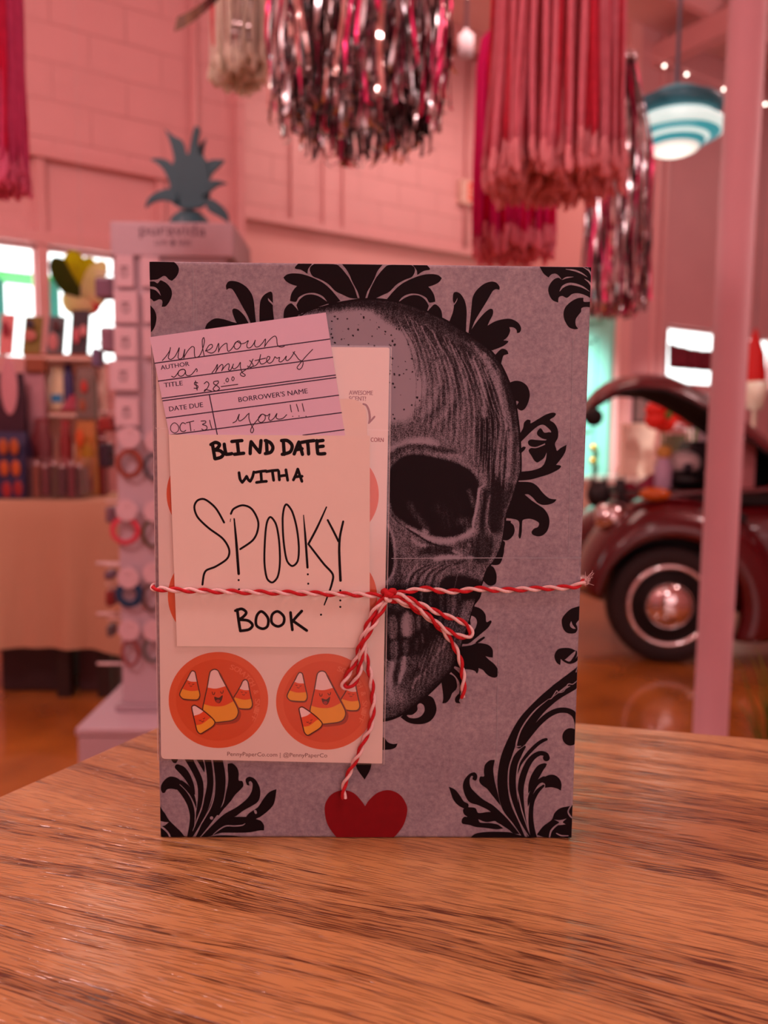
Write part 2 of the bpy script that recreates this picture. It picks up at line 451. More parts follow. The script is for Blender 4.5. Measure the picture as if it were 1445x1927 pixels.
# ------------------------------------------------------------------ oak counter
def oak():
    m = bpy.data.materials.new('oak_veneer'); m.use_nodes = True
    nt = m.node_tree; b = nt.nodes['Principled BSDF']; L = nt.links.new
    tc = nt.nodes.new('ShaderNodeTexCoord'); mp = nt.nodes.new('ShaderNodeMapping'); mp.inputs['Rotation'].default_value = (0, 0, math.radians(20))
    L(tc.outputs['Object'], mp.inputs[0])
    wn = nt.nodes.new('ShaderNodeTexNoise'); wn.inputs['Scale'].default_value = 5; wn.inputs['Detail'].default_value = 2
    wm = nt.nodes.new('ShaderNodeMapping'); wm.inputs['Scale'].default_value = (.9, 2.2, 1); L(mp.outputs[0], wm.inputs[0]); L(wm.outputs[0], wn.inputs['Vector'])
    va = nt.nodes.new('ShaderNodeVectorMath'); va.operation = 'MULTIPLY_ADD'; va.inputs[1].default_value = (0, .034, 0)
    L(wn.outputs['Color'], va.inputs[0]); L(mp.outputs[0], va.inputs[2])
    def stretched(sx, sy, detail, rough=.55, off=(0, 0, 0)):
        q = nt.nodes.new('ShaderNodeMapping'); q.inputs['Scale'].default_value = (sx, sy, 1); q.inputs['Location'].default_value = off
        n = nt.nodes.new('ShaderNodeTexNoise'); n.inputs['Scale'].default_value = 1; n.inputs['Detail'].default_value = detail; n.inputs['Roughness'].default_value = rough
        L(va.outputs[0], q.inputs[0]); L(q.outputs[0], n.inputs['Vector']); return n
    band = stretched(2.6, 74, 4, .6)
    mid = stretched(22, 360, 3, .65, (3, 5, 0))
    pore = stretched(64, 1500, 1, .5, (7, 1, 0))
    def rng(n, a, c, d=0., e=1.):
        r = nt.nodes.new('ShaderNodeMapRange'); r.inputs[1].default_value = a; r.inputs[2].default_value = c; r.inputs[3].default_value = d; r.inputs[4].default_value = e
        L(n, r.inputs[0]); return r.outputs[0]
    def math_(op, a, c):
        x = nt.nodes.new('ShaderNodeMath'); x.operation = op
        for i, q in enumerate((a, c)):
            if isinstance(q, (int, float)): x.inputs[i].default_value = q
            else: L(q, x.inputs[i])
        return x.outputs[0]
    bandf = rng(math_('ADD', band.outputs['Fac'], math_('MULTIPLY', math_('SUBTRACT', mid.outputs['Fac'], .5), .16)), .525, .565)
    poref = rng(pore.outputs['Fac'], .53, .60)
    midf = rng(mid.outputs['Fac'], .46, .62)
    # pores are denser in the dark growth bands
    dark = math_('ADD', math_('MULTIPLY', poref, math_('ADD', math_('MULTIPLY', bandf, .36), .40)), math_('ADD', math_('MULTIPLY', math_('MULTIPLY', midf, bandf), .26), math_('MULTIPLY', bandf, .18)))
    dark = math_('MINIMUM', dark, 1.0)
    mx = nt.nodes.new('ShaderNodeMix'); mx.data_type = 'RGBA'; L(rng(band.outputs['Fac'], .35, .7), mx.inputs[0])
    mx.inputs[6].default_value = lin((196, 152, 96)) + (1,); mx.inputs[7].default_value = lin((176, 130, 78)) + (1,)
    m2 = nt.nodes.new('ShaderNodeMix'); m2.data_type = 'RGBA'; L(dark, m2.inputs[0]); L(mx.outputs[2], m2.inputs[6]); m2.inputs[7].default_value = lin((92, 52, 22)) + (1,)
    L(m2.outputs[2], b.inputs['Base Color'])
    b.inputs['Roughness'].default_value = .28; b.inputs['Specular IOR Level'].default_value = .5; b.inputs['Coat Weight'].default_value = .45; b.inputs['Coat Roughness'].default_value = .13
    bp = nt.nodes.new('ShaderNodeBump'); bp.inputs['Strength'].default_value = .8; bp.inputs['Distance'].default_value = .0006; bp.invert = True
    L(math_('ADD', dark, math_('MULTIPLY', mid.outputs['Fac'], .3)), bp.inputs['Height']); L(bp.outputs[0], b.inputs['Normal']); L(bp.outputs[0], b.inputs['Coat Normal'])
    return m
M_OAK = oak()
Lp = [at_z(0, 1500, TZ), at_z(300, 1368, TZ)]; Bp = [at_z(1095, 1362, TZ), at_z(1445, 1392, TZ)]
dl = (Lp[1] - Lp[0]).normalized(); db = (Bp[1] - Bp[0]).normalized()
# corner where the two edges meet
den = dl.x * db.y - dl.y * db.x
tt = ((Bp[0].x - Lp[0].x) * db.y - (Bp[0].y - Lp[0].y) * db.x) / den
corner = Lp[0] + dl * tt
pl = corner - dl * 1.0
pr_ = corner + db * 1.15
out = [corner, pl, pl + db * 1.1, pr_ - dl * .95, pr_]
# round the corners a little
def rounded(poly, r, n=5):
    o = []
    for i, p in enumerate(poly):
        a = (poly[i-1] - p).normalized(); c = (poly[(i+1) % len(poly)] - p).normalized()
        for k in range(n + 1):
            t = k / n; q0 = p + a * r; q1 = p + c * r
            o.append(q0 * (1-t)**2 + p * (2*t*(1-t)) + q1 * t**2)
    return o
cnt = thing('oak_counter', 'oak veneered counter with the wrapped book standing on it', 'counter', (corner.x, corner.y, 0))
MB().extrude([Vector((p.x, p.y, TZ - .038)) for p in rounded(out, .006)], (0, 0, .038)).build('worktop', M_OAK, cnt, bevel=.0018)
cen = sum(out, Vector()) / len(out)
MB().extrude([Vector((cen.x + (p.x - cen.x) * .86, cen.y + (p.y - cen.y) * .86, .09)) for p in out], (0, 0, TZ - .038 - .09)).build('cabinet_body', mat('oak_side', (176, 118, 70), .45, scale=12), cnt)
MB().extrude([Vector((cen.x + (p.x - cen.x) * .8, cen.y + (p.y - cen.y) * .8, 0)) for p in out], (0, 0, .09)).build('plinth', mat('dark_kick', (52, 34, 26), .6), cnt)

# ------------------------------------------------------------------ drawing on the face of the book
BW, BH, BT, BR = .152, .2063, .032, .0011
EDGE = True
def B(px, py, eps):
    """Where the ray of a pixel of the photograph meets the front of the book, eps in front of it."""
    d = ray(px, py); t = (-eps - CAM.y) / d.y
    return CAM + d * t
def Bf(px, py, eps):
    """The same, kept on the face."""
    p = B(px, py, eps)
    h = BW / 2 - 3.5e-4
    p.x = max(-h, min(h, p.x)); p.z = max(TZ + 3.5e-4, min(TZ + BH - 3.5e-4, p.z))
    return p
class Art:
    """Flat shapes given in pixels of the photograph, laid on a plane just in front of the book."""
    def __init__(self, fn=None): self.mb = MB(); self.fn = fn or B; self.k = 0
    def _e(self, eps): self.k += 1; return eps + self.k * 1.5e-7      # each shape lies a hair over the last
    def _t(self, tr, pts):
        if tr is None: return [tuple(p) for p in pts]
        x0, y0, s = tr
        return [(x0 + p[0] / s, y0 + p[1] / s) + tuple(p[2:]) for p in pts]
    def poly(self, tr, pts, eps, mi=0, n=5, smooth=True, holes=()):
        P = self._t(tr, pts); eps = self._e(eps)
        q = catmull(P, n) if smooth else [Vector(p) for p in P]
        rings = [[Vector((p.x, p.y, 0)) for p in q]]
        for h in holes: rings.append([Vector((p.x, p.y, 0)) for p in catmull(self._t(tr, h), n)])
        tri = tessellate_polygon(rings)
        flat = [p for r in rings for p in r]
        self.mb.add([self.fn(p.x, p.y, eps) for p in flat], [tuple(t) for t in tri], mi)
        return self
    def stroke(self, tr, pts, w, eps, mi=0, n=6, cap=True, closed=False):
        """Pen stroke of width w (pixels, or per point); a repeated point starts a fresh corner."""
        P = self._t(tr, pts); eps = self._e(eps)
        if isinstance(w, (int, float)): W = [w] * len(P)
        else: W = list(w)
        if tr is not None and not isinstance(w, (int, float)): W = [x / tr[2] for x in W]
        c3 = [(p[0], p[1], W[i]) for i, p in enumerate(P)]
        c = catmull(c3, n, closed) if len(c3) > 2 else [Vector(q) for q in c3]
        if closed: c.append(c[0].copy())
        m = len(c); vs = []
        for i in range(m):
            a = c[max(0, i-1)]; b_ = c[min(m-1, i+1)]
            if closed and i in (0, m - 1): a, b_ = c[m-2], c[1]
            t = Vector((b_.x - a.x, b_.y - a.y)); t = t.normalized() if t.length > 1e-9 else Vector((1, 0))
            nx, ny = -t.y, t.x; h = c[i].z / 2
            vs += [self.fn(c[i].x - nx*h, c[i].y - ny*h, eps), self.fn(c[i].x + nx*h, c[i].y + ny*h, eps)]
        self.mb.add(vs, [(2*i, 2*i+1, 2*i+3, 2*i+2) for i in range(m-1)], mi)
        if cap and not closed:
            for q in (c[0], c[-1]): self.dot((q.x, q.y), q.z / 2, eps, mi, 10)
        return self
    def dot(self, c, r, eps, mi=0, n=16, ry=None):
        if r < .05: return self
        eps = self._e(eps)
        ry = ry or r
        P = [self.fn(c[0] + r * math.cos(2*PI*k/n), c[1] + ry * math.sin(2*PI*k/n), eps) for k in range(n)]
        self.mb.add(P, [tuple(range(n))], mi); return self
    def lines(self, tr, segs, w, eps, mi=0):
        for s in segs: self.stroke(tr, s, w, eps, mi)
        return self
    def text(self, body, p0, p1, cap, eps, mi=0, bold=0.0):
        """Printed text on the baseline p0-p1, capitals cap pixels high."""
        vs, fs, (x0, x1, y0, y1) = text_mesh(body)
        d = Vector((p1[0] - p0[0], p1[1] - p0[1])); L_ = d.length; d = d / L_; up = Vector((d.y, -d.x))
        sx = L_ / (x1 - x0); sy = cap / .70
        P = []
        for v in vs:
            q = Vector(p0) + d * ((v.x - x0) * sx) + up * (v.y * sy)
            P.append(self.fn(q.x, q.y, eps))
        self.mb.add(P, fs, mi)
        if bold:
            P2 = []
            for v in vs:
                q = Vector(p0) + d * ((v.x - x0) * sx + bold) + up * (v.y * sy)
                P2.append(self.fn(q.x, q.y, eps + 2e-6))
            self.mb.add(P2, fs, mi)
        return self

def paper_mat():
    m = bpy.data.materials.new('mottled_wrapping_paper'); m.use_nodes = True
    nt = m.node_tree; b = nt.nodes['Principled BSDF']; L = nt.links.new
    tc = nt.nodes.new('ShaderNodeTexCoord')
    def nz(s, d, r=.6):
        n = nt.nodes.new('ShaderNodeTexNoise'); n.inputs['Scale'].default_value = s; n.inputs['Detail'].default_value = d; n.inputs['Roughness'].default_value = r
        L(tc.outputs['Object'], n.inputs['Vector']); return n
    a = nz(520, 6, .75); c = nz(60, 3)
    ad = nt.nodes.new('ShaderNodeMath'); ad.operation = 'MULTIPLY_ADD'; ad.inputs[1].default_value = .4; L(c.outputs['Fac'], ad.inputs[0]); L(a.outputs['Fac'], ad.inputs[2])
    r = nt.nodes.new('ShaderNodeMapRange'); r.inputs[1].default_value = .50; r.inputs[2].default_value = .86; L(ad.outputs[0], r.inputs[0])
    mx = nt.nodes.new('ShaderNodeMix'); mx.data_type = 'RGBA'; L(r.outputs[0], mx.inputs[0])
    mx.inputs[6].default_value = lin((120, 114, 128)) + (1,); mx.inputs[7].default_value = lin((164, 160, 168)) + (1,)
    L(mx.outputs[2], b.inputs['Base Color']); b.inputs['Roughness'].default_value = .5
    bp = nt.nodes.new('ShaderNodeBump'); bp.inputs['Strength'].default_value = .12; bp.inputs['Distance'].default_value = .001
    L(c.outputs['Fac'], bp.inputs['Height']); L(bp.outputs[0], b.inputs['Normal'])
    return m
M_PAPER = paper_mat()
M_BLACK = mat('black_print', (20, 13, 18), .6, var=.15, scale=200, spec=.12)
M_RED = mat('red_print', (128, 8, 22), .6, var=.16, scale=250, spec=.2)
M_CREASE = mat('paper_crease', (158, 164, 174), .45)

book = thing('wrapped_book', 'book wrapped in grey paper with skull and black damask print', 'book', (0, 0, TZ))
bk = MB().box((-BW/2, 0, TZ), (BW/2, BT, TZ + BH)).build('wrapping', M_PAPER, book, bevel=BR)

E1, E2 = 5e-5, 8e-5
C1 = (280, 490, 5.161); C2 = (520, 490, 4.516); C3 = (800, 490, 4.516); C4 = (930, 700, 4.817)
C5 = (720, 1090, 5.354); C6 = (840, 1230, 5.504); C7 = (290, 1420, 5.78); C8 = (1030, 1130, 12.05)
A = Art(Bf)
def D(tr, s, mi=0, eps=None, n=5):
    """Outline written as a flat list of numbers; a * after a point makes it a corner."""
    pts = []
    for tok in s.split():
        c = tok.endswith('*'); x, y = tok.rstrip('*').split(',')
        p = (float(x), float(y)); pts.append(p)
        if c: pts.append(p)
    A.poly(tr, pts, eps or (E1 if mi == 0 else E2), mi, n)
def DM(tr, s, cx2, dy=0, **k):
    D(tr, s, **k)
    r = []
    for tok in reversed(s.split()):
        c = '*' if tok.endswith('*') else ''
        x, y = tok.rstrip('*').split(',')
        r.append('%g,%g%s' % (cx2 - float(x), float(y) + dy, c))
    D(tr, ' '.join(r), **k)
def RIB(tr, s, mi=0, eps=None):
    pts = []; ws = []
    for tok in s.split():
        x, y, q = tok.split(','); pts.append((float(x), float(y))); ws.append(float(q))
    A.stroke(tr, pts, ws, eps or (E1 if mi == 0 else E2), mi)
# top corner, near the spine
D(C1, '0,5* 230,10 285,60 290,110 265,160 225,198* 195,185 165,155 140,152 110,170 80,185 0,190*')
D(C1, '0,208* 50,205 85,222 110,195 135,200 175,225 215,275 225,330 205,390 165,445 125,450* 132,410 125,385 100,378 50,398 30,380 0,360*')
D(C1, '0,252* 60,260 98,295 117,345* 95,318 60,287 0,273*', 1)
D(C1, '0,435* 45,470 72,530 70,600 45,670 0,715*')
# leaves above the due-date card
D(C1, '752,275* 750,240 775,205 820,200 880,215 950,260 1000,330 1020,400 1030,500 1045,640* 1000,640* 960,540 910,450 850,340 810,280 780,272 755,285')
D(C1, '870,640* 830,560 810,490 825,468 870,480 930,540 985,640*')
D(C1, '1075,650* 1075,480 1085,390 1120,335 1180,303 1200,320 1205,400 1205,470 1225,650*')
D(C1, '1158,365* 1185,395 1210,420* 1206,435 1180,410 1160,388', 1)
D(C1, '545,662* 570,610 640,565 720,570 800,595 870,620 860,690* 640,690*')
# crest over the skull
DM(C2, '320,30* 510,35 560,75 610,135 640,190 680,270 700,325* 630,320 560,290 500,260 440,200 370,160 310,135 285,90 290,55', 1462, 5)
D(C2, '555,32* 905,34* 860,90 835,150 800,220 770,280 752,330* 705,330* 680,250 640,170 620,120 590,70')
DM(C2, '518,35* 560,75 620,150* 585,75 562,36*', 1462, 3, mi=1)
DM(C2, '655,210* 685,255 706,318* 690,318* 672,260', 1462, 3, mi=1)
DM(C2, '185,28* 305,28* 270,75 265,115* 210,80 160,70 160,55', 1462, 10)
DM(C2, '60,145* 90,120 140,110 210,115 280,135 350,165 410,200 470,255 545,345* 450,380* 400,310 340,280 280,277 230,290 190,315 170,350 150,352 115,345* 125,290 150,245 175,218* 120,200 80,175', 1466, 6)
DM(C2, '185,425* 170,380* 200,330 250,295 310,290 370,310 450,365* 350,400 250,450 185,460', 1466, 6)
DM(C2, '60,510* 65,430 90,385 125,365 155,390 185,430 195,510*', 1470, 8)
# leaf fan
D(C3, '205,520* 235,440 245,370 235,340 240,280 265,268 300,285 335,340 352,420 350,520 345,660*')
D(C3, '238,378* 262,345 274,318* 272,335 262,357 243,384*', 1)
D(C3, '365,640* 385,480 395,380 405,310 440,250 500,200 560,180 605,190 632,225 630,250* 600,245 575,260 545,310 510,370 460,450 420,520 385,610*')
D(C3, '385,600* 440,520 500,450 550,412 575,420 575,460 550,510 530,555* 590,520 660,500 730,498 790,530 815,575 805,610 780,618* 775,590 750,570 715,568* 722,600 700,650 665,680* 705,685 700,700 660,730 570,765* 480,740 380,650')
D(C3, '590,810* 630,765 660,750 695,765 708,795* 690,800 665,810 650,860 640,900* 590,880')
# far top corner
D(C3, '972,50* 1440,50* 1440,345* 1380,305 1310,280 1250,285 1205,318 1165,302 1135,315 1130,358* 1080,335 1050,280 1048,230 1075,180 1105,155 1135,148 1160,166* 1140,135 1110,113 1075,118 1048,145* 1005,110')
for s in ('1163,165,2 1200,147,12 1260,140,2', '1195,75,3 1270,86,14 1330,110,12 1378,142,2', '1143,262,4 1172,222,18 1230,200,20 1300,212,18 1350,233,12 1395,264,2', '1355,158,4 1395,188,14 1425,240,14', '1340,58,3 1395,92,12 1430,165,12', '1378,58,3 1430,105,9'):
    RIB(C3, s, 1)
D(C3, '1345,318* 1300,320 1240,350 1190,400 1175,460 1190,520 1225,570 1270,585 1300,580* 1280,550 1280,500 1310,455 1325,435 1330,405 1370,395 1440,408* 1440,347* 1350,352')
# scroll beside the skull
D(C4, '130,100* 190,80 250,90 300,130 322,200 310,270 280,330 245,350 210,330 205,300 220,275 205,262 185,275 170,300*')
D(C4, '225,570* 260,510 270,460 300,432 328,440 330,465 400,425 470,385 530,368 558,378 545,405 505,435 545,465 575,520 578,590 550,650 560,690 570,715 600,690 655,660* 645,720 610,780 560,842* 600,848 605,860 580,885 500,925 420,950 330,975 220,985* 220,905* 330,895 400,875 440,850 465,800 475,720 460,650 480,600 515,545 500,520 460,485 430,478 390,495 330,545 225,650*')
D(C4, '415,510 432,520 455,550 510,548 520,600 470,610 430,600 390,570 390,540')
D(C4, '500,625 400,618 330,612 305,635 320,668 370,680 430,660 470,640')
D(C4, '490,645* 440,668 380,690 330,690 312,715 340,765 365,805 390,820 410,810 450,780 472,735 490,690*')
D(C4, '235,700* 260,678 285,682 275,705 255,725 235,745*')
D(C4, '190,995* 330,1000 390,1035 440,1095 500,1145 565,1155* 545,1180 500,1200 440,1205 390,1185 350,1140 310,1110 275,1110* 340,1165 400,1205 450,1240 490,1300 500,1370 480,1440 440,1480 395,1490 350,1475 338,1450 360,1420 395,1405 405,1370 370,1345 320,1330 262,1340 252,1370 250,1440 240,1500 230,1510 220,1490 225,1430 225,1360 190,1335 110,1325* 110,1200')
D(C4, '70,1345* 150,1350 150,1365 175,1390 185,1440 165,1490 120,1525 60,1520*')
D(C4, '40,1520* 95,1540 90,1600 85,1650 50,1740 -20,1750*')
D(None, '904,1068 925,1065 934,1080 932,1098 920,1102 908,1090')
# under the jaw
D(C5, '790,290* 920,275 990,300 1035,355 1045,430 1085,415 1098,430 1060,490 990,550 930,600 860,650 780,650*')
D(C5, '845,375 880,365 930,385 950,430 935,490 905,530 885,510 885,440 870,390', 1)
RIB(C5, '945,640,18 985,612,26 1020,588,20')
D(C5, '780,680* 890,665 940,645 1000,645 1070,665 1108,710 1110,790* 1070,785 1035,775* 1070,810 1130,860 1165,920 1160,970 1130,992 1080,980 1040,950 1010,915 965,895* 965,920 950,950 930,925 880,910 820,905 720,875*')
D(C5, '590,1030* 640,960 690,960 735,1000 750,1070 740,1110 700,1150 680,1200 640,1245 600,1250* 610,1200 605,1130')
RIB(C5, '690,905,50 750,960,50 790,1030,40 790,1100,26 775,1150,10')
D(C5, '775,1148* 745,1175 728,1210 740,1245 785,1250* 770,1225 785,1180')
D(C5, '400,1160* 500,1190 540,1280 535,1350 490,1420 420,1455 330,1460 250,1440 180,1390* 300,1280')
D(C5, '245,1370 300,1365 350,1320 350,1270 380,1250 415,1275 420,1330 385,1380 330,1400 270,1395', 1)
D(C5, '-20,1590* 20,1600 50,1640 100,1660 150,1655* 130,1695 80,1715 -20,1720*')
D(C5, '1025,-10* 1070,50 1110,60 1140,40 1148,-10*')
D(C5, '900,10* 975,20 1000,80 985,180 930,255* 890,190 850,260* 800,150')
D(None, '665,1425* 700,1425* 697,1447 686,1467* 672,1447')
# lower corner by the table: the acanthus scroll
RIB(C6, '1400,195,95 1250,275,84 1100,390,88 950,530,98 800,700,105 700,880,110 620,1080,115 585,1280,112 590,1450,105 630,1600,100 720,1750,60 800,1900,26')
RIB(C6, '1400,300,60 1280,372,55 1150,450,55 1020,560,55 920,670,62 840,790,72 775,920,82 750,950,66')
RIB(C6, '812,965,22 745,1050,66 700,1150,75 680,1300,78 690,1450,75 720,1580,66 780,1720,48 860,1900,24')
RIB(C6, '810,945,5 860,850,40 950,730,55 1050,640,58 1150,592,55 1250,590,55 1322,632,58 1348,720,40 1345,800,40 1330,870,60')
A.dot((840 + 1285/5.504, 1230 + 862/5.504), 15.5, E1, 0, 28, 16.5)
RIB(C6, '740,1240,5 770,1140,25 850,1030,38 940,940,38 1000,900,36 1035,888,28')
RIB(C6, '850,1900,20 800,1710,45 775,1550,58 770,1400,62 790,1280,68 840,1150,62 900,1070,56 970,1032,48 1030,1045,46 1045,1075,50')
A.dot((840 + 1035/5.504, 1230 + 1080/5.504), 6.5, E1)
RIB(C6, '850,1440,8 880,1350,58 920,1270,82 970,1190,76 1020,1152,40 1035,1145,12')
RIB(C6, '845,1580,5 860,1500,36 900,1400,42 950,1330,44 1010,1300,60')
D(C6, '975,1310* 1040,1265 1110,1255 1165,1290 1192,1350 1185,1420* 1150,1400 1090,1385 1020,1390* 1020,1350 985,1330')
RIB(C6, '905,1910,66 880,1780,56 875,1650,48 890,1530,46 940,1430,42 1005,1368,24')
D(C6, '500,1100* 450,1105 400,1150 388,1220 390,1270 350,1275 340,1320 365,1360 420,1400 460,1450 560,1575* 530,1440 500,1320 485,1200 498,1120')
D(C6, '300,1318* 270,1300 275,1270 255,1270 240,1310 250,1380 300,1440 380,1510 480,1570 560,1640 640,1720 760,1870* 690,1860 620,1800 500,1730 460,1640 330,1570 240,1540 190,1460 170,1370 190,1300 240,1245 290,1230 318,1260 315,1300')
D(C6, '25,1378* 90,1410 140,1470 180,1530 225,1555 225,1590 190,1605 120,1570 70,1510 45,1440')
D(C6, '225,1590* 300,1600 330,1650 430,1640 500,1650 620,1760 720,1870* 570,1775 510,1735 410,1745 330,1715* 350,1750 450,1755 530,1770 590,1810* 520,1820 400,1805 300,1795 240,1775 165,1760 160,1720 185,1690 215,1690 180,1660 175,1610')
D(C6, '240,1920* 290,1870 380,1850 520,1845 650,1850 720,1870 900,1920*')
D(C6, '935,1875* 1000,1790 1090,1720 1120,1650 1180,1600 1270,1580 1350,1555* 1350,1920* 1060,1920*')
for s in ('735,900,4 690,1050,13 650,1180,13 640,1320,13 650,1440,13 690,1580,13 760,1750,12 850,1890,6',
          '1062,468,3 930,575,12 832,690,14 762,810,14 722,955,16 772,958,4', '1060,472,4 1088,462,10 1142,384,10 1160,404,10 1215,388,8 1260,316,10 1310,316,8 1390,248,8',
          '735,1400,4 752,1500,12 785,1640,12 850,1840,5', '1290,1575,12 1260,1635,14 1288,1690,14 1330,1715,10', '1068,1900,14 1085,1835,18 1135,1782,16 1190,1750,14', '1140,1862,10 1190,1885,14 1262,1886,8'):
    RIB(C6, s, 1)
D(C6, '1115,1720* 1180,1724 1245,1708* 1205,1745 1235,1768* 1160,1775 1165,1745', 1)
# lower corner near the spine
D(C7, '75,390* 75,340 110,280 170,240 240,250 290,290 270,335 250,380 190,370 140,380 115,415 90,415')
RIB(C7, '255,345,55 330,430,65 390,540,62 415,660,55 405,780,50 380,910,50')
RIB(C7, '290,300,45 350,350,55 410,430,45 445,520,25 458,580,6')
RIB(C7, '255,135,62 305,170,84 360,240,75 410,340,50 440,430,12')
D(C7, '180,40* 265,40* 240,90 205,85')
RIB(C7, '360,20,80 450,180,75 500,310,68 510,430,65 500,560,65 470,700,55 430,820,16')
RIB(C7, '480,20,70 530,130,40 545,190,5')
RIB(C7, '580,20,80 605,200,70 610,320,70 590,450,75 545,600,75 480,740,65 400,900,26')
RIB(C7, '685,20,100 715,200,115 720,350,110 690,500,120 630,640,110 550,780,80 470,900,36')
D(C7, '800,100* 850,95 900,140 920,200 920,280 960,290 970,340 930,390 880,440 830,510 750,600 650,720 600,700 740,560 780,420 805,290 800,160')
D(C7, '1010,330* 995,290 1000,260 1040,240 1100,270 1145,350 1155,430 1130,510 1060,560 970,610 890,670 870,677* 1000,677* 1030,640 1080,605 1130,570 1190,480 1250,410 1330,375* 1325,430 1300,540 1230,620 1150,680 1110,700 1160,720 1195,770 1195,825* 1150,825 1040,845 900,850 740,850 660,870 600,890 500,905* 640,760 760,650 900,570 1010,480 1060,400 1070,320 1050,290 1030,300 1035,335')
D(C7, '600,915* 600,895 720,880 880,885 1080,915*')
D(C7, '40,565* 110,630 160,710 230,780 300,850 345,915* 40,915*')
for s in ('640,872,4 700,822,12 780,777,14 880,777,14 960,768,12 990,750,4', '440,75,10 530,260,13 545,400,13 522,560,13 470,700,12 420,830,5', '625,60,10 655,240,13 655,420,13 620,560,13 550,690,12 430,890,5',
          '690,670,24 600,785,16 505,895,6', '440,560,6 450,640,10 440,780,5', '60,778,20 105,805,20 150,850,18 178,905,18'):
    RIB(C7, s, 1)
D(C7, '52,718* 110,732 158,735* 115,770 60,775', 1)
D(C7, '1085,605 1110,608 1117,640 1098,643', 1)
A.dot((290 + 625/5.78, 1420 + 690/5.78), 3.2, E2, 1)
# curls at the fore edge
D(C8, '800,128* 650,150 520,200 400,310 330,420 330,540 370,660 450,735 560,750 640,730 680,660 670,580 650,530 690,470 750,420 800,420*')
D(C8, '540,468* 560,530 600,590 645,640* 590,640 525,600 510,540', 1)
D(C8, '640,1140* 540,1090 420,1075 280,1090 200,1150 160,1250 175,1340 220,1420 290,1465* 300,1390 310,1310 390,1340 480,1270 570,1190')
RIB(C8, '655,1150,26 650,1220,45 600,1320,60 540,1395,56 480,1410,50 400,1375,50 320,1315,40')
RIB(C8, '760,980,20 740,1180,34 690,1300,60 610,1380,60 520,1410,56')
D(C8, '760,1250* 700,1460 620,1560 450,1680 250,1830 100,1940* 760,1940*')
RIB(C8, '715,1500,14 650,1620,22', 1)
# heart
D(None, '611,1528 613,1510 625,1494 645,1487 665,1492 680,1507 687,1517* 695,1505 712,1491 733,1487 753,1496 765,1515 766,1530 758,1555 738,1580* 636,1580* 617,1553', 2)
# creases left by folding, and the edge of a strip of clear tape
RIB(None, '737,1051,1.2 900,1050,1.4 1098,1050,1.2', 3, 3e-4)
for s in ('363,505,.8 364,560,1 364,615,.8', '369,520,.8 370,615,.8', '1078,640,.8 1070,1040,1', '938,1190,.8 934,1440,1'):
    RIB(None, s, 3)
A.mb.build('damask_print', [M_BLACK, M_PAPER, M_RED, M_CREASE], book, fix=False)
# ------------------------------------------------------------------ the printed skull: tone painted on a fine grid
GX0, GX1, GY0, GY1, GS = 556.0, 990.0, 556.0, 1364.0, 1.2
gx = np.arange(GX0, GX1, GS); gy = np.arange(GY0, GY1, GS)
XX, YY = np.meshgrid(gx, gy)
tone = np.full(XX.shape, .36)
def K(tr, s):
    x0, y0, q = tr or (0, 0, 1)
    return [(x0 + float(a) / q, y0 + float(b_) / q) for a, b_ in (t.split(',')[:2] for t in s.split())]
def inside(P):
    r = np.zeros(XX.shape, bool)
    n = len(P)
    for i in range(n):
        x0, y0 = P[i]; x1, y1 = P[(i+1) % n]
        if y0 == y1: continue
        c = ((y0 > YY) != (y1 > YY)) & (XX < (x1 - x0) * (YY - y0) / (y1 - y0) + x0)
        r ^= c
    return r
def blur(a, px):
    r = max(1, int(round(px / GS / 1.7)))
    for _ in range(3):
        for ax in (0, 1):
            p = np.pad(a, [(r+1, r) if k == ax else (0, 0) for k in (0, 1)], mode='edge')
            c = np.cumsum(p, axis=ax)
            n = a.shape[ax]
            a = (np.take(c, np.arange(2*r+1, 2*r+1+n), axis=ax) - np.take(c, np.arange(0, n), axis=ax)) / (2*r+1)
    return a
def seg_dist(P):
    d = np.full(XX.shape, 1e9)
    for (x0, y0), (x1, y1) in zip(P[:-1], P[1:]):
        dx, dy = x1 - x0, y1 - y0; L2 = dx*dx + dy*dy + 1e-9
        t = np.clip(((XX - x0) * dx + (YY - y0) * dy) / L2, 0, 1)
        d = np.minimum(d, np.hypot(XX - x0 - t*dx, YY - y0 - t*dy))
    return d
def sm(P, closed):
    return [(p.x, p.y) for p in catmull(P, 5, closed)]
def fill(tr, s, val, soft=3., a=1.):
    global tone
    m = blur(inside(sm(K(tr, s), True)).astype(float), soft) * a
    tone = tone * (1 - m) + val * m
def brush(tr, s, w_, val, a=1., soft=None):
    """soft stroke, w_ wide in pixels of the photograph, thinning towards its ends"""
    global tone
    d = seg_dist(sm(K(tr, s), False)); h = w_ / 2; so = soft or h
    m = np.clip((h + so - d) / (2 * so), 0, 1); m = m * m * (3 - 2 * m) * a
    tone = tone * (1 - m) + val * m
SK = sm(K(None, '556,602 600,580 640,569 690,562 740,566 790,580 844,605 888,633 924,660 944,688 959,721 969,752 974,783 978,816 980,850 980,887 974,906 967,930 957,957 951,978 947,1007 942,1030 930,1055 916,1072 907,1098 893,1135 878,1185 870,1208 855,1253 833,1280 810,1303 784,1326 755,1346 722,1357 640,1360 556,1360'), True)
IN = inside(SK)
Q1 = (560, 555, 3.36); Q2 = (720, 820, 5.352); Q3 = (720, 1060, 6.214)
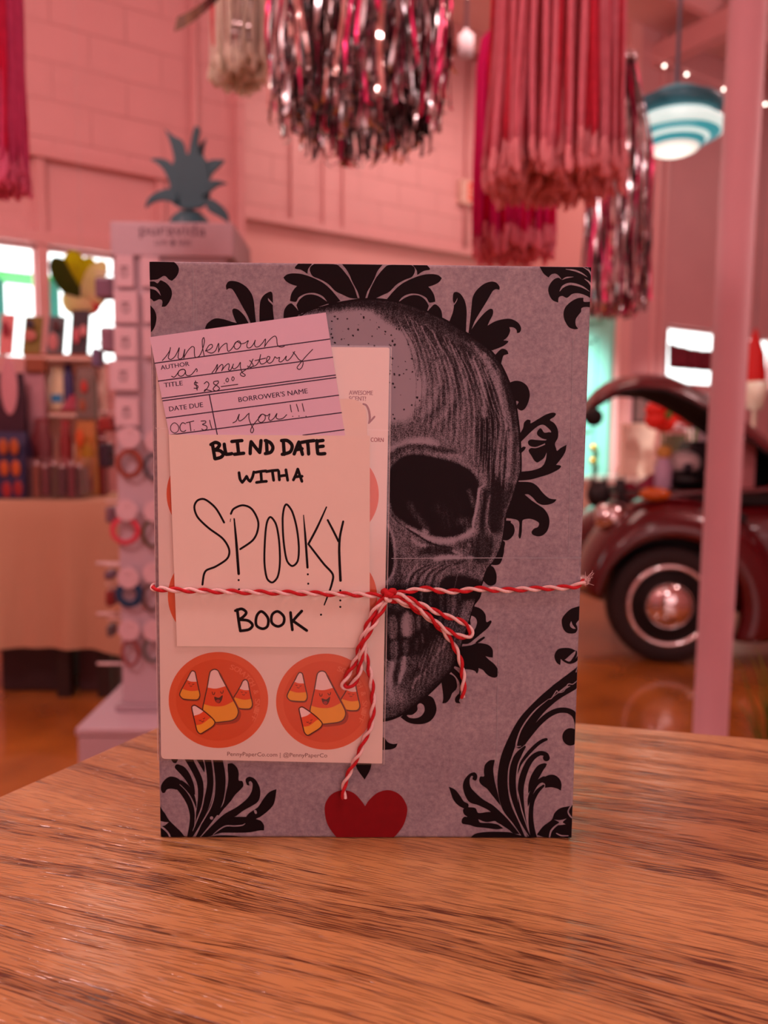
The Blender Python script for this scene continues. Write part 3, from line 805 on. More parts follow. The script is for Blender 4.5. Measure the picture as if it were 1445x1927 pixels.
# forehead
fill(Q1, '-20,150 180,120 350,95 480,98 560,165 680,240 720,330 730,450 790,540 800,620 740,720 700,790 600,800 -20,800', .93, 11)
brush(Q1, '-20,95 200,62 420,48 600,75 760,120 900,180 1050,255 1150,330 1250,440 1320,560 1370,700', 22, .10, .95, 9)
fill(Q1, '480,95 620,90 800,150 960,220 1100,330 1180,450 1100,470 900,330 700,225 570,165', .20, 8, .85)
rs = np.random.RandomState(3)
for (px0, py0, x1, y1, w_, v, a) in [(760,250,900,620,10,.22,.8),(820,260,960,640,9,.5,.7),(880,270,1010,560,9,.18,.8),(950,330,1060,640,8,.5,.6),(700,300,830,700,9,.62,.7),(1000,330,1100,600,9,.2,.8)]:
    brush(Q1, '%g,%g %g,%g %g,%g' % (px0, py0, (px0+x1)/2+25, (py0+y1)/2-30, x1, y1), w_, v, a)
for k in range(46):      # fine engraved hair lines sweeping down the side of the brow
    x = 690 + k * 11.; y = 150 + (k * 9.) ** 1.0 * .55 + rs.uniform(-20, 60); L_ = rs.uniform(150, 420)
    bend = 60 + k * 1.2
    brush(Q1, '%g,%g %g,%g %g,%g %g,%g' % (x, y, x + bend*.8, y + L_*.33, x + bend*1.25, y + L_*.66, x + bend*1.15, y + L_), rs.uniform(2, 4.5), rs.choice([.12, .18, .5, .6]), .5)
brush(Q1, '880,430 890,560 850,680 780,760', 10, .62, .7); brush(Q1, '930,480 940,600 890,720 800,800', 9, .25, .7); brush(Q1, '970,450 980,620 930,750 850,830', 7, .6, .5)
brush(Q1, '1010,500 1020,640 960,780', 9, .2, .7); brush(Q1, '1060,560 1060,700 1010,820', 8, .55, .5)
fill(Q1, '1130,560 1160,640 1150,760 1140,900 1180,1000 1260,1000 1270,820 1240,640 1200,560', .07, 6, .95)
brush(Q1, '1110,420 1150,520 1180,640 1180,760', 9, .72, .85, 5); brush(Q1, '1180,380 1250,520 1290,680 1320,840', 8, .62, .8, 4)
brush(Q1, '1100,300 1190,430 1250,560', 5, .6, .6); brush(Q1, '1260,480 1310,640 1340,800 1350,960', 5, .5, .6); brush(Q1, '1230,560 1270,720 1290,900', 7, .18, .8)
brush(Q1, '1320,600 1360,760 1380,960', 8, .10, .9, 5)
# temple and the plane behind the socket
fill(Q2, '930,-40 945,100 975,240 1040,370 1070,500 1060,880 1100,990 1190,960 1220,760 1290,600 1240,480 1130,330 1120,120 1130,-40', .09, 5)
fill(Q2, '1130,-40 1130,200 1170,420 1240,480 1300,520 1360,400 1385,200 1380,-40', .30, 6, .9)
for x in (1180, 1225, 1265, 1300): brush(Q2, '%d,-30 %d,120 %d,270 %d,400' % (x, x - 8, x - 15, x - 30), 4.5, .62, .75)
for x in (1150, 1205, 1245, 1340): brush(Q2, '%d,-30 %d,160 %d,400' % (x, x - 5, x - 20), 5, .12, .7)
brush(Q2, '1080,600 1060,740 1050,880 1075,960 1130,1015', 3, .5, .9, 2); brush(Q2, '1335,520 1280,680 1230,780 1215,950', 3, .55, .9, 2)
fill(Q2, '1230,480 1330,520 1270,680 1225,800 1215,960 1150,1020 1190,860 1210,700', .17, 5, .8)
# brow and socket
fill(Q2, '560,-40 560,60 620,110 800,180 950,300 1030,420 1060,480 1050,380 960,240 935,100 930,-40', .42, 8, .9)
fill(Q2, '60,130 190,60 360,20 520,40 560,100 380,90 220,100 110,160', .86, 6)
fill(Q2, '640,170 760,190 830,240 800,250 700,225', .75, 4, .9)
brush(Q2, '70,230 140,150 260,110 420,110 560,140 700,160', 9, .16, .9, 5)
brush(Q2, '480,185 620,205 780,250 900,340 960,420', 8, .5, .8, 4); brush(Q2, '780,260 900,330 990,420 1020,470', 10, .48, .8)
fill(Q2, '80,330 150,250 250,195 420,195 560,228 720,268 850,328 940,420 970,520 952,650 922,800 900,930 780,992 620,1022 480,992 330,930 200,860 110,780 75,650 65,450', .035, 2)
brush(Q2, '270,690 330,790 420,900 450,960', 12, .30, .55); brush(Q2, '560,720 640,820 640,910', 22, .16, .6, 12); brush(Q2, '800,870 850,880 860,930', 18, .28, .7, 9); brush(Q2, '870,560 900,640 915,700', 9, .30, .75); brush(Q2, '700,600 760,720', 26, .10, .5, 14)
brush(Q2, '410,950 445,970', 6, .7, .8)
# rim of the socket, cheek bone
brush(Q2, '970,535 958,650 938,770 915,860 910,940', 4.6, .82, 1, 2.2); brush(Q2, '1010,560 985,700 960,850 950,960', 6, .38, .9, 4)
brush(Q2, '985,525 1030,490', 2.5, .7, 1, 1.5)
brush(Q2, '1040,560 1020,720 1000,900 1010,980', 9, .07, .9, 4)
brush(Q2, '900,960 830,1010 740,1050 620,1062 500,1045 400,1000', 9, .80, 1, 5)
brush(Q2, '400,1000 300,955 210,925', 8, .66, .9, 4); brush(Q2, '100,800 160,880 280,960 370,1010', 3, .1, .8, 2)
brush(Q2, '100,840 160,900 250,960', 3, .5, .8, 2)
brush(Q2, '250,940 360,1010 460,1070 570,1110 700,1130', 3, .06, 1, 1.8)
fill(Q2, '140,900 260,990 400,1090 360,1160 280,1180 180,1100', .34, 6, .9); brush(Q2, '300,1040 360,1090 430,1110', 7, .72, .8)
fill(Q2, '350,1180 420,1130 560,1110 700,1140 780,1200 640,1200 480,1200', .12, 5)
brush(Q2, '780,1090 900,1080 1000,1040', 14, .16, .8); fill(Q2, '980,1000 1100,1020 1130,1100 1080,1240 1000,1300 880,1180', .14, 7)
brush(Q2, '1210,980 1150,1120 1100,1230 1050,1330 1000,1430', 3, .46, .8, 2.5)
brush(Q2, '540,1240 640,1225 760,1225', 8, .86, .95, 4); brush(Q2, '720,1160 790,1200', 6, .7, .8); brush(Q2, '800,1228 900,1230', 6, .66, .8); brush(Q2, '860,1090 880,1110', 4, .6, .6)
for k, v in enumerate((.5, .1, .46, .1, .52, .12, .46, .1)):
    o = k * 38
    brush(Q2, '%g,1258 %g,1310 %g,1400 %g,1560' % (700 + o*.5, 420 + o*.95, 270 + o*1.0, 205 + o*1.05), 4.2, v, .85, 2.4)
fill(Q2, '560,1500 640,1420 760,1400 900,1430 990,1470 1000,1640 560,1640', .03, 5)
# nose
fill(Q2, '-20,900 60,960 100,1100 115,1230 100,1360 60,1450 -20,1480', .03, 2)
brush(Q2, '60,900 100,1010 125,1150 130,1280 110,1380 60,1450 20,1490', 4.6, .66, .95, 2.5); brush(Q2, '70,1000 100,1100', 3, .3, .7)
fill(Q2, '140,1160 190,1220 200,1420 190,1560 110,1560 130,1400', .2, 5, .8)
# upper jaw, teeth
fill(Q3, '-20,300 900,330 900,560 760,900 560,1100 300,1120 -20,1120', .085, 6)
for x, w_, v in ((450,5,.3),(560,6,.22),(690,6,.28),(830,9,.42),(770,6,.3),(900,5,.2)): brush(Q3, '%d,360 %d,460 %d,600 %d,740' % (x, x, x - 8, x - 40), w_, v, .8)
brush(Q3, '110,470 190,500 280,470', 14, .3, .8)
fill(Q3, '70,640 120,600 160,640 172,800 150,880 90,880 62,780', .36, 3); fill(Q3, '245,610 290,565 330,620 345,740 325,840 260,860 222,780 225,700', .84, 4)
brush(Q3, '340,600 370,700 365,810', 2.5, .4, .9, 1.5); fill(Q3, '395,620 430,610 440,700 430,780 400,770', .34, 3); fill(Q3, '475,640 500,630 500,720 480,740', .26, 3)
brush(Q3, '300,640 325,740 320,820', 5, .35, .6)
fill(Q3, '95,930 170,905 175,1040 150,1140 110,1120 90,1020', .33, 3); fill(Q3, '235,920 300,900 300,1010 270,1070 240,1040', .28, 3); fill(Q3, '385,890 410,880 410,990 390,1020', .22, 3); brush(Q3, '460,830 470,920', 4, .28, .8)
brush(Q3, '45,1130 90,1160 130,1175', 2.5, .7, .9, 1.5)
# chin and jaw
fill(Q3, '-20,1180 130,1180 300,1090 480,1080 640,880 780,740 900,740 880,1000 840,1200 640,1420 380,1650 100,1860 -20,1860', .24, 7)
brush(Q3, '115,1180 90,1260 75,1380 90,1500', 10, .78, .9, 6); brush(Q3, '250,1110 245,1220 220,1310 180,1400', 8, .74, .9, 4)
fill(Q3, '20,1440 160,1440 240,1540 200,1640 60,1660 10,1600', .52, 9, .8)
brush(Q3, '440,1320 390,1360 350,1450', 3.4, .6, .9, 2); brush(Q3, '170,1180 150,1290 160,1400', 7, .08, .8, 4); brush(Q3, '400,1240 330,1330', 9, .09, .8)
for k in range(14):
    x = 430 + k * 30; brush(Q3, '%g,%g %g,%g' % (x, 1330 - k*38, x + rs.uniform(60, 130), 1180 - k*42), 3.5, rs.choice([.12, .4, .45]), .6)
brush(Q3, '700,1000 760,900 800,800', 4, .46, .7); brush(Q3, '880,1010 820,1210 690,1350 550,1490 390,1640 210,1770', 11, .07, .8, 6)
brush(None, '722,1356 757,1345 786,1324 812,1301 835,1278 857,1250 872,1206', 5, .02, 1, 2)
brush(None, '980,850 980,887 974,906 967,930 957,957 951,978', 3.5, .03, .9, 2)
brush(None, '600,580 640,569 690,562 740,566 790,580 844,605 888,633 924,660 944,688 959,721 969,752 974,783 978,816 980,850', 5, .03, 1, 2.5)
# specks on the forehead
for k in range(150):
    t = rs.rand(); cx_ = 600 + 190 * rs.rand(); cy_ = 590 + 200 * rs.rand()
    if not (.6 < tone[int((cy_ - GY0) / GS), int((cx_ - GX0) / GS)]): continue
    r_ = rs.uniform(.8, 2.4); m = np.hypot(XX - cx_, YY - cy_) < r_
    tone[m] = .12
# long engraved strokes: light and dark lines that follow the bone
for k in range(34):
    f = k / 33.
    x0_, y0_ = 745 + 175 * f, 588 + 95 * f ** 1.3
    brush(None, '%g,%g %g,%g %g,%g %g,%g' % (x0_, y0_ + rs.uniform(0, 25), x0_ + 24 - 6 * f, y0_ + 60, x0_ + 38 - 4 * f, y0_ + 125, x0_ + 34, y0_ + 200 + 40 * f), rs.uniform(.9, 1.8), .78 if k % 2 else .06, .55, .9)
for k in range(12):
    x = 905 + k * 5.2
    brush(None, '%g,%g %g,%g %g,%g' % (x - 14, 720 + k * 6, x, 800, x - 6 - k * .6, 905 + rs.uniform(-20, 20)), rs.uniform(.9, 1.7), .66 if k % 2 else .06, .55, .9)
for k in range(9):
    x = 752 + k * 15
    brush(None, '%g,%g %g,%g %g,%g' % (x + 26, 1052 + k * 2, x + 6, 1078, x - 4, 1118), rs.uniform(.9, 1.6), .7 if k % 2 else .05, .6, .9)
for k in range(16):
    x = 775 + k * 5.5
    brush(None, '%g,%g %g,%g %g,%g' % (x - 8, 1318 - k * 5, x + 4, 1270 - k * 6.5, x + 20, 1225 - k * 6), rs.uniform(.8, 1.5), .5 if k % 2 else .06, .5, .9)
tone = np.clip(tone, 0, 1)
tone = np.clip(.5 + (tone - .46) * 1.18, 0, 1)

sk_m = bpy.data.materials.new('engraved_skull_print'); sk_m.use_nodes = True
nt = sk_m.node_tree; b = nt.nodes['Principled BSDF']; Lk = nt.links.new
at = nt.nodes.new('ShaderNodeAttribute'); at.attribute_name = 'ink'
tc = nt.nodes.new('ShaderNodeTexCoord')
n1 = nt.nodes.new('ShaderNodeTexNoise'); n1.inputs['Scale'].default_value = 3000; n1.inputs['Detail'].default_value = 2; Lk(tc.outputs['Object'], n1.inputs['Vector'])
mp = nt.nodes.new('ShaderNodeMapping'); mp.inputs['Scale'].default_value = (1, 1, .22); mp.inputs['Rotation'].default_value = (0, math.radians(-14), 0); Lk(tc.outputs['Object'], mp.inputs[0])
n2 = nt.nodes.new('ShaderNodeTexNoise'); n2.inputs['Scale'].default_value = 900; n2.inputs['Detail'].default_value = 2; Lk(mp.outputs[0], n2.inputs['Vector'])
def mth(op, *xs):
    q = nt.nodes.new('ShaderNodeMath'); q.operation = op
    for i, x in enumerate(xs):
        if isinstance(x, (int, float)): q.inputs[i].default_value = x
        else: Lk(x, q.inputs[i])
    return q.outputs[0]
nz = mth('ADD', mth('MULTIPLY', mth('SUBTRACT', n1.outputs['Fac'], .5), 1.35), mth('MULTIPLY', mth('SUBTRACT', n2.outputs['Fac'], .5), .55))
grey = mth('ADD', mth('MULTIPLY', mth('MULTIPLY', at.outputs['Fac'], mth('SUBTRACT', 1.0, at.outputs['Fac'])), 3.6), .12)
m1 = nt.nodes.new('ShaderNodeMath'); m1.operation = 'MULTIPLY'; Lk(nz, m1.inputs[0]); Lk(grey, m1.inputs[1])
m2 = nt.nodes.new('ShaderNodeMath'); m2.operation = 'ADD'; Lk(m1.outputs[0], m2.inputs[0]); Lk(at.outputs['Fac'], m2.inputs[1])
mr = nt.nodes.new('ShaderNodeMapRange'); mr.interpolation_type = 'SMOOTHSTEP'; mr.inputs[1].default_value = .02; mr.inputs[2].default_value = .95; Lk(m2.outputs[0], mr.inputs[0])
mx = nt.nodes.new('ShaderNodeMix'); mx.data_type = 'RGBA'; Lk(mr.outputs[0], mx.inputs[0])
mx.inputs[6].default_value = lin((20, 13, 20)) + (1,); mx.inputs[7].default_value = lin((152, 152, 164)) + (1,)
Lk(mx.outputs[2], b.inputs['Base Color']); b.inputs['Roughness'].default_value = .6; b.inputs['Specular IOR Level'].default_value = .15
# the grid, cut to the outline of the skull
ny, nx = XX.shape
idx = np.arange(ny * nx).reshape(ny, nx)
cell = IN[:-1, :-1] & IN[1:, :-1] & IN[:-1, 1:] & IN[1:, 1:]
q = np.stack([idx[:-1, :-1][cell], idx[1:, :-1][cell], idx[1:, 1:][cell], idx[:-1, 1:][cell]], 1)
used = np.zeros(ny * nx, bool); used[q.ravel()] = True
remap = -np.ones(ny * nx, int); remap[used] = np.arange(used.sum())
q = remap[q]
RR, UU, FF = np.array(_r), np.array(_u), np.array(_f)
px = XX.ravel()[used]; py = YY.ravel()[used]
d = RR[None] * ((px - CX) / F_PX)[:, None] - UU[None] * ((py - CY) / F_PX)[:, None] + FF[None]
t = (-1.1e-4 - CAM.y) / d[:, 1]
co = np.array(CAM)[None] + d * t[:, None] - np.array((0, 0, TZ))[None]
me = bpy.data.meshes.new('skull_print')
me.vertices.add(len(co)); me.vertices.foreach_set('co', co.astype(np.float32).ravel())
me.loops.add(q.size); me.loops.foreach_set('vertex_index', q.astype(np.int32).ravel())
me.polygons.add(len(q)); me.polygons.foreach_set('loop_start', np.arange(0, q.size, 4, dtype=np.int32))
try: me.polygons.foreach_set('loop_total', np.full(len(q), 4, dtype=np.int32))
except Exception: pass
me.update(calc_edges=True)
a_ = me.attributes.new('ink', 'FLOAT', 'POINT'); a_.data.foreach_set('value', tone.ravel()[used].astype(np.float32))
me.materials.append(sk_m)
so = bpy.data.objects.new('skull_print', me); COL.objects.link(so); so.parent = book

# the inked outline round the skull
ol = Art()
i0 = 0
right = [p for p in SK if p[1] < 890 or p[0] > 500]
ol.stroke(None, [p for p in SK[::3] if not (p[0] < 600 and p[1] > 700)], 2.6, 1.35e-4, 0, 2)
ol.mb.build('skull_outline', M_BLACK, book, fix=False)
# ------------------------------------------------------------------ sticker sheet in its sleeve
def sheet(pts, y0, y1, mats, name, parent, n=0, round_=0):
    """A flat card: outline in pixels on the plane at -y0, thick from -y0 to -y1 (towards the camera)."""
    P = [Vector(p) for p in pts]
    front = [B(p.x, p.y, y1) for p in P]
    mb = MB().extrude([Vector((p.x, -y1, p.z)) for p in front], (0, y1 - y0, 0))
    return mb.build(name, mats, parent)
def rpx(pts, r, n=5):
    o = []
    for i, p in enumerate(pts):
        p = Vector(p); a = (Vector(pts[i-1]) - p).normalized(); c = (Vector(pts[(i+1) % len(pts)]) - p).normalized()
        rr = r[i] if isinstance(r, (list, tuple)) else r
        if rr <= 0: o.append(p); continue
        for k in range(n + 1):
            t = k / n; o.append((p + a*rr)*(1-t)**2 + p*(2*t*(1-t)) + (p + c*rr)*t**2)
    return o
M_CARD = mat('white_card_stock', (236, 230, 222), .5, var=.025, scale=60)
M_CARD2 = mat('cream_card_stock', (234, 228, 216), .55, var=.03, scale=90)
M_LILAC = mat('lilac_index_card', (222, 206, 228), .6, var=.02, scale=60)
M_INK = mat('black_marker_ink', (14, 10, 14), .5, var=.1, scale=300, spec=.15)
M_PEN = mat('dark_pen_ink', (36, 12, 40), .5, var=.1, scale=300)
M_RULE = mat('navy_ruled_line', (40, 22, 62), .5, var=.05, scale=300)
M_ORANGE = mat('sticker_orange', (216, 84, 34), .4, var=.04, scale=120)
M_ORANGE2 = mat('sticker_orange_rim', (224, 98, 52), .4, var=.03, scale=120)
M_ORED = mat('candy_orange', (226, 80, 30), .4, var=.04, scale=200)
M_YELL = mat('candy_yellow', (240, 176, 48), .4, var=.04, scale=200)
M_CWHITE = mat('candy_white', (244, 226, 222), .4, var=.02, scale=200)
M_OUTL = mat('candy_outline', (70, 16, 18), .45, var=.05, scale=200)
M_CSH = mat('candy_drop_tone', (164, 50, 20), .45, var=.05, scale=200)
M_PEACH = mat('sticker_letters', (232, 124, 84), .45, var=.03, scale=200)
M_MAUVE = mat('mauve_print', (146, 96, 106), .5, var=.05, scale=200)
M_MAROON = mat('maroon_print', (140, 24, 30), .5, var=.05, scale=200)
M_TONGUE = mat('mouth_red', (168, 30, 40), .45, var=.05, scale=200)

SH0, SH1 = 3.2e-4, 1.1e-3
pack = thing('sticker_sheet', 'white sheet of round orange candy corn stickers tucked under red twine', 'sticker sheet', tuple(B(515, 1437, SH0)))
sheet(rpx([(293, 650), (733, 654), (719, 1437), (303, 1428)], [0, 5, 2, 9]), SH0, SH1, M_CARD, 'backing_card', pack)
sl = MB()
f = [B(*p, SH1 + 2.2e-4) for p in rpx([(285, 646), (737.5, 651), (724, 1440), (296, 1432)], 4)]
sl.extrude([Vector((p.x, -SH1 - 2.2e-4, p.z)) for p in f], (0, -3e-5, 0))
a = Art(); 
for s in ([(736.5, 655), (731, 1000), (722.5, 1438)], [(286.5, 650), (291, 1000), (297, 1430)], [(300, 806), (292, 805)]):
    a.stroke(None, s, .9, SH1 + 2.7e-4, 0, 3)
sleeve = sl.build('clear_sleeve', clear('clear_film', .05, .12), pack); sleeve['label'] = 'clear plastic sleeve over the sheet'
a.mb.build('seam_edging', mat('sleeve_seam', (206, 200, 200), .3), sleeve, fix=False)
pr = Art(); e0 = SH1 + 2e-5
pr.stroke(None, [(690, 809), (731, 809.5)], 1.1, e0, 0)
pr.stroke(None, [(294, 806), (330, 806.5)], 1.1, e0, 0)
pr.text('AWESOME', (656.5, 742.8), (701, 743.4), 8.2, e0, 1, .6)
pr.text('SCENT!', (656.5, 753.6), (688, 754.2), 8.2, e0, 1, .6)
Qa = (590, 640, 8.756)
pr.stroke(Qa, [(820, 1052), (868, 1075), (905, 1145), (922, 1230), (925, 1310), (910, 1370)], [30, 34, 36, 36, 34, 26], e0, 1)
pr.stroke(Qa, [(1003, 1262), (960, 1312), (912, 1368)], [30, 32, 24], e0, 1)
pr.text('CORN', (697.3, 831.4), (721.3, 831.8), 8.2, e0, 2, .5)
pr.text('PennyPaperCo.com | @PennyPaperCo', (427.5, 1422.4), (615.6, 1425.4), 7.6, e0, 3)
pr.mb.build('lettering', [mat('sheet_fold_line', (244, 240, 236), .5), M_MAUVE, M_MAROON, mat('brown_print', (96, 52, 50), .5)], pack, fix=False)

def sticker(cx, cy):
    a = Art(); e = SH1 + 4e-5; st = 1.2e-5
    q = (cx - 695 / 6.881, cy - 669 / 6.881, 6.881)
    a.dot((cx, cy), 93.7, e, 0, 72, 90.4)
    a.dot((cx - .4, cy), 79.5, e + st, 1, 64, 76.8)
    def P(s): return [(float(u_), float(v_)) for u_, v_ in (t.split(',') for t in s.split())]
    def candy(outline, lvl, wl, yl, shift=None):
        o = P(outline); z = e + lvl * st
        if shift: a.poly(q, [(x + shift[0], y + shift[1]) for x, y in o], z, 6, 6)
        a.poly(q, o, z + st, 2, 6)                                  # orange band is the whole body
        sm_ = catmull(o, 6)
        def clip(line, top):
            """the part of the outline above (or below) a curved line"""
            l = P(line); (x0, y0), (x1, y1) = l[0], l[-1]
            nx, ny = (y1 - y0), -(x1 - x0)                          # points up for a left-to-right line
            keep = [p for p in sm_ if ((p.x - x0) * nx + (p.y - y0) * ny > 0) == top]
            # rotate so that the kept run is continuous
            best = 0; gap = -1
            for i in range(len(keep)):
                g = (keep[i] - keep[i-1]).length
                if g > gap: gap = g; best = i
            keep = keep[best:] + keep[:best]
            ln = catmull([Vector(p) for p in l], 5, False)
            if (keep[-1] - ln[0]).length > (keep[-1] - ln[-1]).length: ln = ln[::-1]
            return [(p.x, p.y) for p in keep + ln]
        a.poly(q, clip(wl, True), z + 2*st, 4, smooth=False)
        a.poly(q, clip(yl, False), z + 2*st, 3, smooth=False)
        a.stroke(q, o, 2.1, z + 3*st, 5, 6, closed=True)
    def face(pts, z, w_=1.0):
        for s in pts: a.stroke(q, P(s), w_, e + z * st, 5, 4)
    candy('985,480 1010,425 1045,405 1075,430 1090,500 1115,620 1135,710 1125,760 1085,785 950,770 890,660 940,560', 2, '968,522 1030,541 1092,540', '905,635 1020,665 1120,655', (10, 16))
    face(('985,562 996,570 1008,566', '1040,570 1050,580 1062,572', '1005,595 1022,606 1036,596'), 6)
    candy('580,330 600,290 645,272 690,290 720,350 800,500 880,650 940,770 952,830 922,900 860,935 760,950 640,958 560,915 492,815 515,660 550,500', 8, '545,505 660,521 790,488', '508,722 620,750 760,745 890,685', (36, 34))
    face(('614,565 622,595 640,596 648,570', '722,560 735,582 752,576 758,548'), 13, 1.4)
    a.poly(q, P('642,628 700,640 748,606 742,660 715,705 685,710 655,685'), e + 13*st, 5, 5); a.poly(q, P('662,676 690,662 716,676 700,704 680,704'), e + 14*st, 7, 5)
    candy('330,320 355,292 390,305 405,360 430,480 455,600 440,650 400,668 240,655 195,610 200,570 250,470 300,380', 2, '285,408 340,430 415,432', '218,522 330,552 450,544', (8, 18))
    face(('306,452 316,460 326,456', '356,464 368,470 380,460', '324,484 340,494 354,484'), 7)
    candy('350,760 385,738 430,760 530,830 620,910 650,960 620,1010 520,1075 460,1105 420,1070 400,1000 370,870', 14, '370,875 450,850 500,815', '398,995 480,980 575,910', (14, 14))
    face(('446,930 458,940 470,928', '496,908 508,914 518,898', '474,944 490,952 506,936'), 19)
    # lettering round the rim
    tx = 'SCRATCH & SNIFF'
    for i, ch in enumerate(tx):
        if ch == ' ': continue
        an = math.radians(22 + i * 97 / (len(tx) - 1)); rad = (476 + 44 * i / 14) / 6.881
        c = (cx + rad * math.sin(an), cy - rad * math.cos(an) * .965)
        tx_ = (math.cos(an), math.sin(an)); h = 4.2
        bx, by = c[0] - math.sin(an) * 5, c[1] + math.cos(an) * 5
        a.text(ch, (bx - tx_[0]*h*.9, by - tx_[1]*h*.9), (bx + tx_[0]*h*.9, by + tx_[1]*h*.9), 9.6, e + 2*st, 8, .5)
    return a.mb
SM = [M_ORANGE2, M_ORANGE, M_ORED, M_YELL, M_CWHITE, M_OUTL, M_CSH, M_TONGUE, M_PEACH]
for cx, cy in ((407, 929), (619, 931), (409.5, 1122), (616, 1124), (411, 1317.3), (613, 1320.4)):
    sticker(cx, cy).build('sticker', SM, pack, fix=False)

# ------------------------------------------------------------------ library card pocket
pk = thing('card_pocket', 'white paper pocket hand-lettered in black marker, lying on the sticker sheet', 'card pocket', tuple(B(514, 1217, SH1)))
PB0, PB1 = SH1 + 3.2e-4, SH1 + 5.2e-4
back = sheet(rpx([(330, 750), (690, 750.5), (695.5, 1219), (333, 1216)], [36, 36, 1, 1], 8), PB0, PB1, M_CARD2, 'back_flap', pk)
DC0, DC1 = PB1 + 6e-5, PB1 + 3.0e-4
PF0, PF1 = DC1 + 8e-5, DC1 + 3.4e-4
front = sheet(rpx([(317.5, 817.6), (696, 820), (695.5, 1219), (333, 1216)], .6), PF0, PF1, M_CARD2, 'front_panel', pk)
a = Art(); e = PF1 + 3e-5; Q = (270, 800, 2.949)
def SEG(w_, *segs):
    for s in segs:
        P = [tuple(map(float, t.split(','))) for t in s.split()]
        a.stroke(Q, P, w_, e, 0, 6)
SEG(6.6, '382,104 390,150 396,186', '374,108 400,96 422,108 408,130 390,138', '390,138 424,142 442,160 430,178 398,187',
    '448,106 452,135 458,160', '458,162 475,161 490,158', '490,91 518,88 546,86', '520,90 528,158', '505,162 530,159 556,156',
    '592,158 593,125 597,92', '597,92 620,122 645,152', '645,152 649,120 652,86', '682,86 686,156', '676,86 704,98 718,125 706,150 676,158',
    '776,92 781,162', '766,86 798,86 824,112 814,148 770,162', '836,160 848,128 862,94', '862,94 872,126 882,162', '846,137 862,134 880,131',
    '876,96 910,90 946,86', '910,92 914,126 916,160', '962,86 963,120 967,156', '962,90 980,87 996,85', '964,122 980,119 997,117', '968,158 985,160 1006,158')
SEG(5.4, '530,264 536,300 548,318', '548,318 562,300 572,284', '572,284 582,304 592,312', '592,312 604,290 612,260', '622,262 650,257 680,254', '651,260 655,310', '627,318 655,314 682,312',
    '682,258 712,253 746,250', '715,255 722,306', '750,256 754,304', '790,248 800,306', '752,284 775,280 796,278', '832,304 845,275 856,244', '856,244 868,280 879,312', '842,288 860,285 880,284')
SEG(3.9, '447,540 400,460 340,412 300,418 282,455 300,510 360,570 440,630 475,690 465,740 400,785 350,805 335,830 327,885')
a.stroke(Q, [(503, 520), (515, 650), (528, 825)], [8, 14, 15], e)
SEG(3.9, '485,492 500,465 550,445 600,465 635,530 632,590 605,640 537,688')
a.stroke(Q, [(705, 510), (735, 550), (752, 640), (757, 760), (745, 840), (715, 873), (685, 850), (671, 760), (675, 620), (685, 540)], 3.8, e, 0, 6, closed=True)
a.stroke(Q, [(795, 440), (825, 480), (850, 570), (862, 680), (855, 755), (825, 782), (795, 750), (777, 640), (772, 520), (780, 460)], 3.8, e, 0, 6, closed=True)
a.stroke(Q, [(888, 500), (898, 620), (910, 790)], [5, 12, 13], e)
a.stroke(Q, [(1015, 455), (965, 565), (915, 660)], [8, 12, 12], e)
a.stroke(Q, [(915, 660), (1000, 770), (1050, 828), (1045, 880), (1025, 940), (1003, 998)], [11, 12, 12, 12, 10, 7], e)
a.stroke(Q, [(1022, 527), (1055, 590), (1082, 645)], [11, 12, 12], e)
a.stroke(Q, [(1108, 535), (1090, 620), (1086, 700), (1093, 862)], [12, 13, 14, 15], e)
for x, y in ((528, 860), (530, 912), (912, 828), (914, 880), (1092, 918), (1092, 973), (1092, 1009), (985, 1052)):
    a.dot((Q[0] + x / Q[2], Q[1] + y / Q[2]), 2.0, e)
a.stroke(Q, [(483, 520), (481, 536)], 1.2, e)
SEG(5.4, '520,1024 528,1085 537,1140', '510,1030 545,1020 570,1040 552,1065 530,1078', '530,1080 580,1085 605,1110 585,1134 537,1142',
    '816,1040 820,1085 826,1136', '878,1032 850,1062 822,1096', '826,1084 866,1112 906,1140')
a.stroke(Q, [(655, 1034), (690, 1070), (688, 1115), (660, 1130), (626, 1110), (628, 1060)], 5.2, e, 0, 6, closed=True)
a.stroke(Q, [(745, 1034), (778, 1062), (776, 1100), (745, 1117), (712, 1096), (714, 1052)], 5.2, e, 0, 6, closed=True)
a.mb.build('lettering', M_INK, front, fix=False)

# ------------------------------------------------------------------ date due card
dc = thing('due_date_card', 'lilac library due-date card filled in by pen, tilted in the white pocket', 'card', tuple(B(470, 818, DC0)))
card = sheet([(281.5, 634.5), (613, 588), (654, 850), (325, 850)], DC0, DC1, M_LILAC, 'card', dc)
a = Art(); e = DC1 + 2.5e-5; Q = (280, 620, 3.803)
for s in ((40,242,1297,68), (65,370,1318,198), (92,493,1338,326), (97,511,1341,344), (122,634,1361,470), (150,755,1381,595), (1100,757,1400,717)):
    a.stroke(Q, [(s[0], s[1]), (s[2], s[3])], 2.1, e, 0, cap=False)
a.stroke(Q, [(433, 468), (490, 755)], 2.1, e, 0, cap=False)
def T_(body, x0, y0, x1, y1, cap): a.text(body, (Q[0] + x0/Q[2], Q[1] + y0/Q[2]), (Q[0] + x1/Q[2], Q[1] + y1/Q[2]), cap/Q[2], e, 0, .34)
T_('AUTHOR', 86, 289, 290, 259, 31); T_('TITLE', 110, 415, 243, 399, 33); T_('DATE DUE', 147, 586, 388, 554, 34); T_("BORROWER'S NAME", 643, 520, 1137, 456, 35)
a.mb.build('printed_form', M_RULE, card, fix=False)
a = Art(); e += 2e-5
def PEN(*segs, w_=1.65):
    for s in segs:
        P = [tuple(map(float, t.split(','))) for t in s.split()]
        a.stroke(Q, P, w_, e, 0, 6)
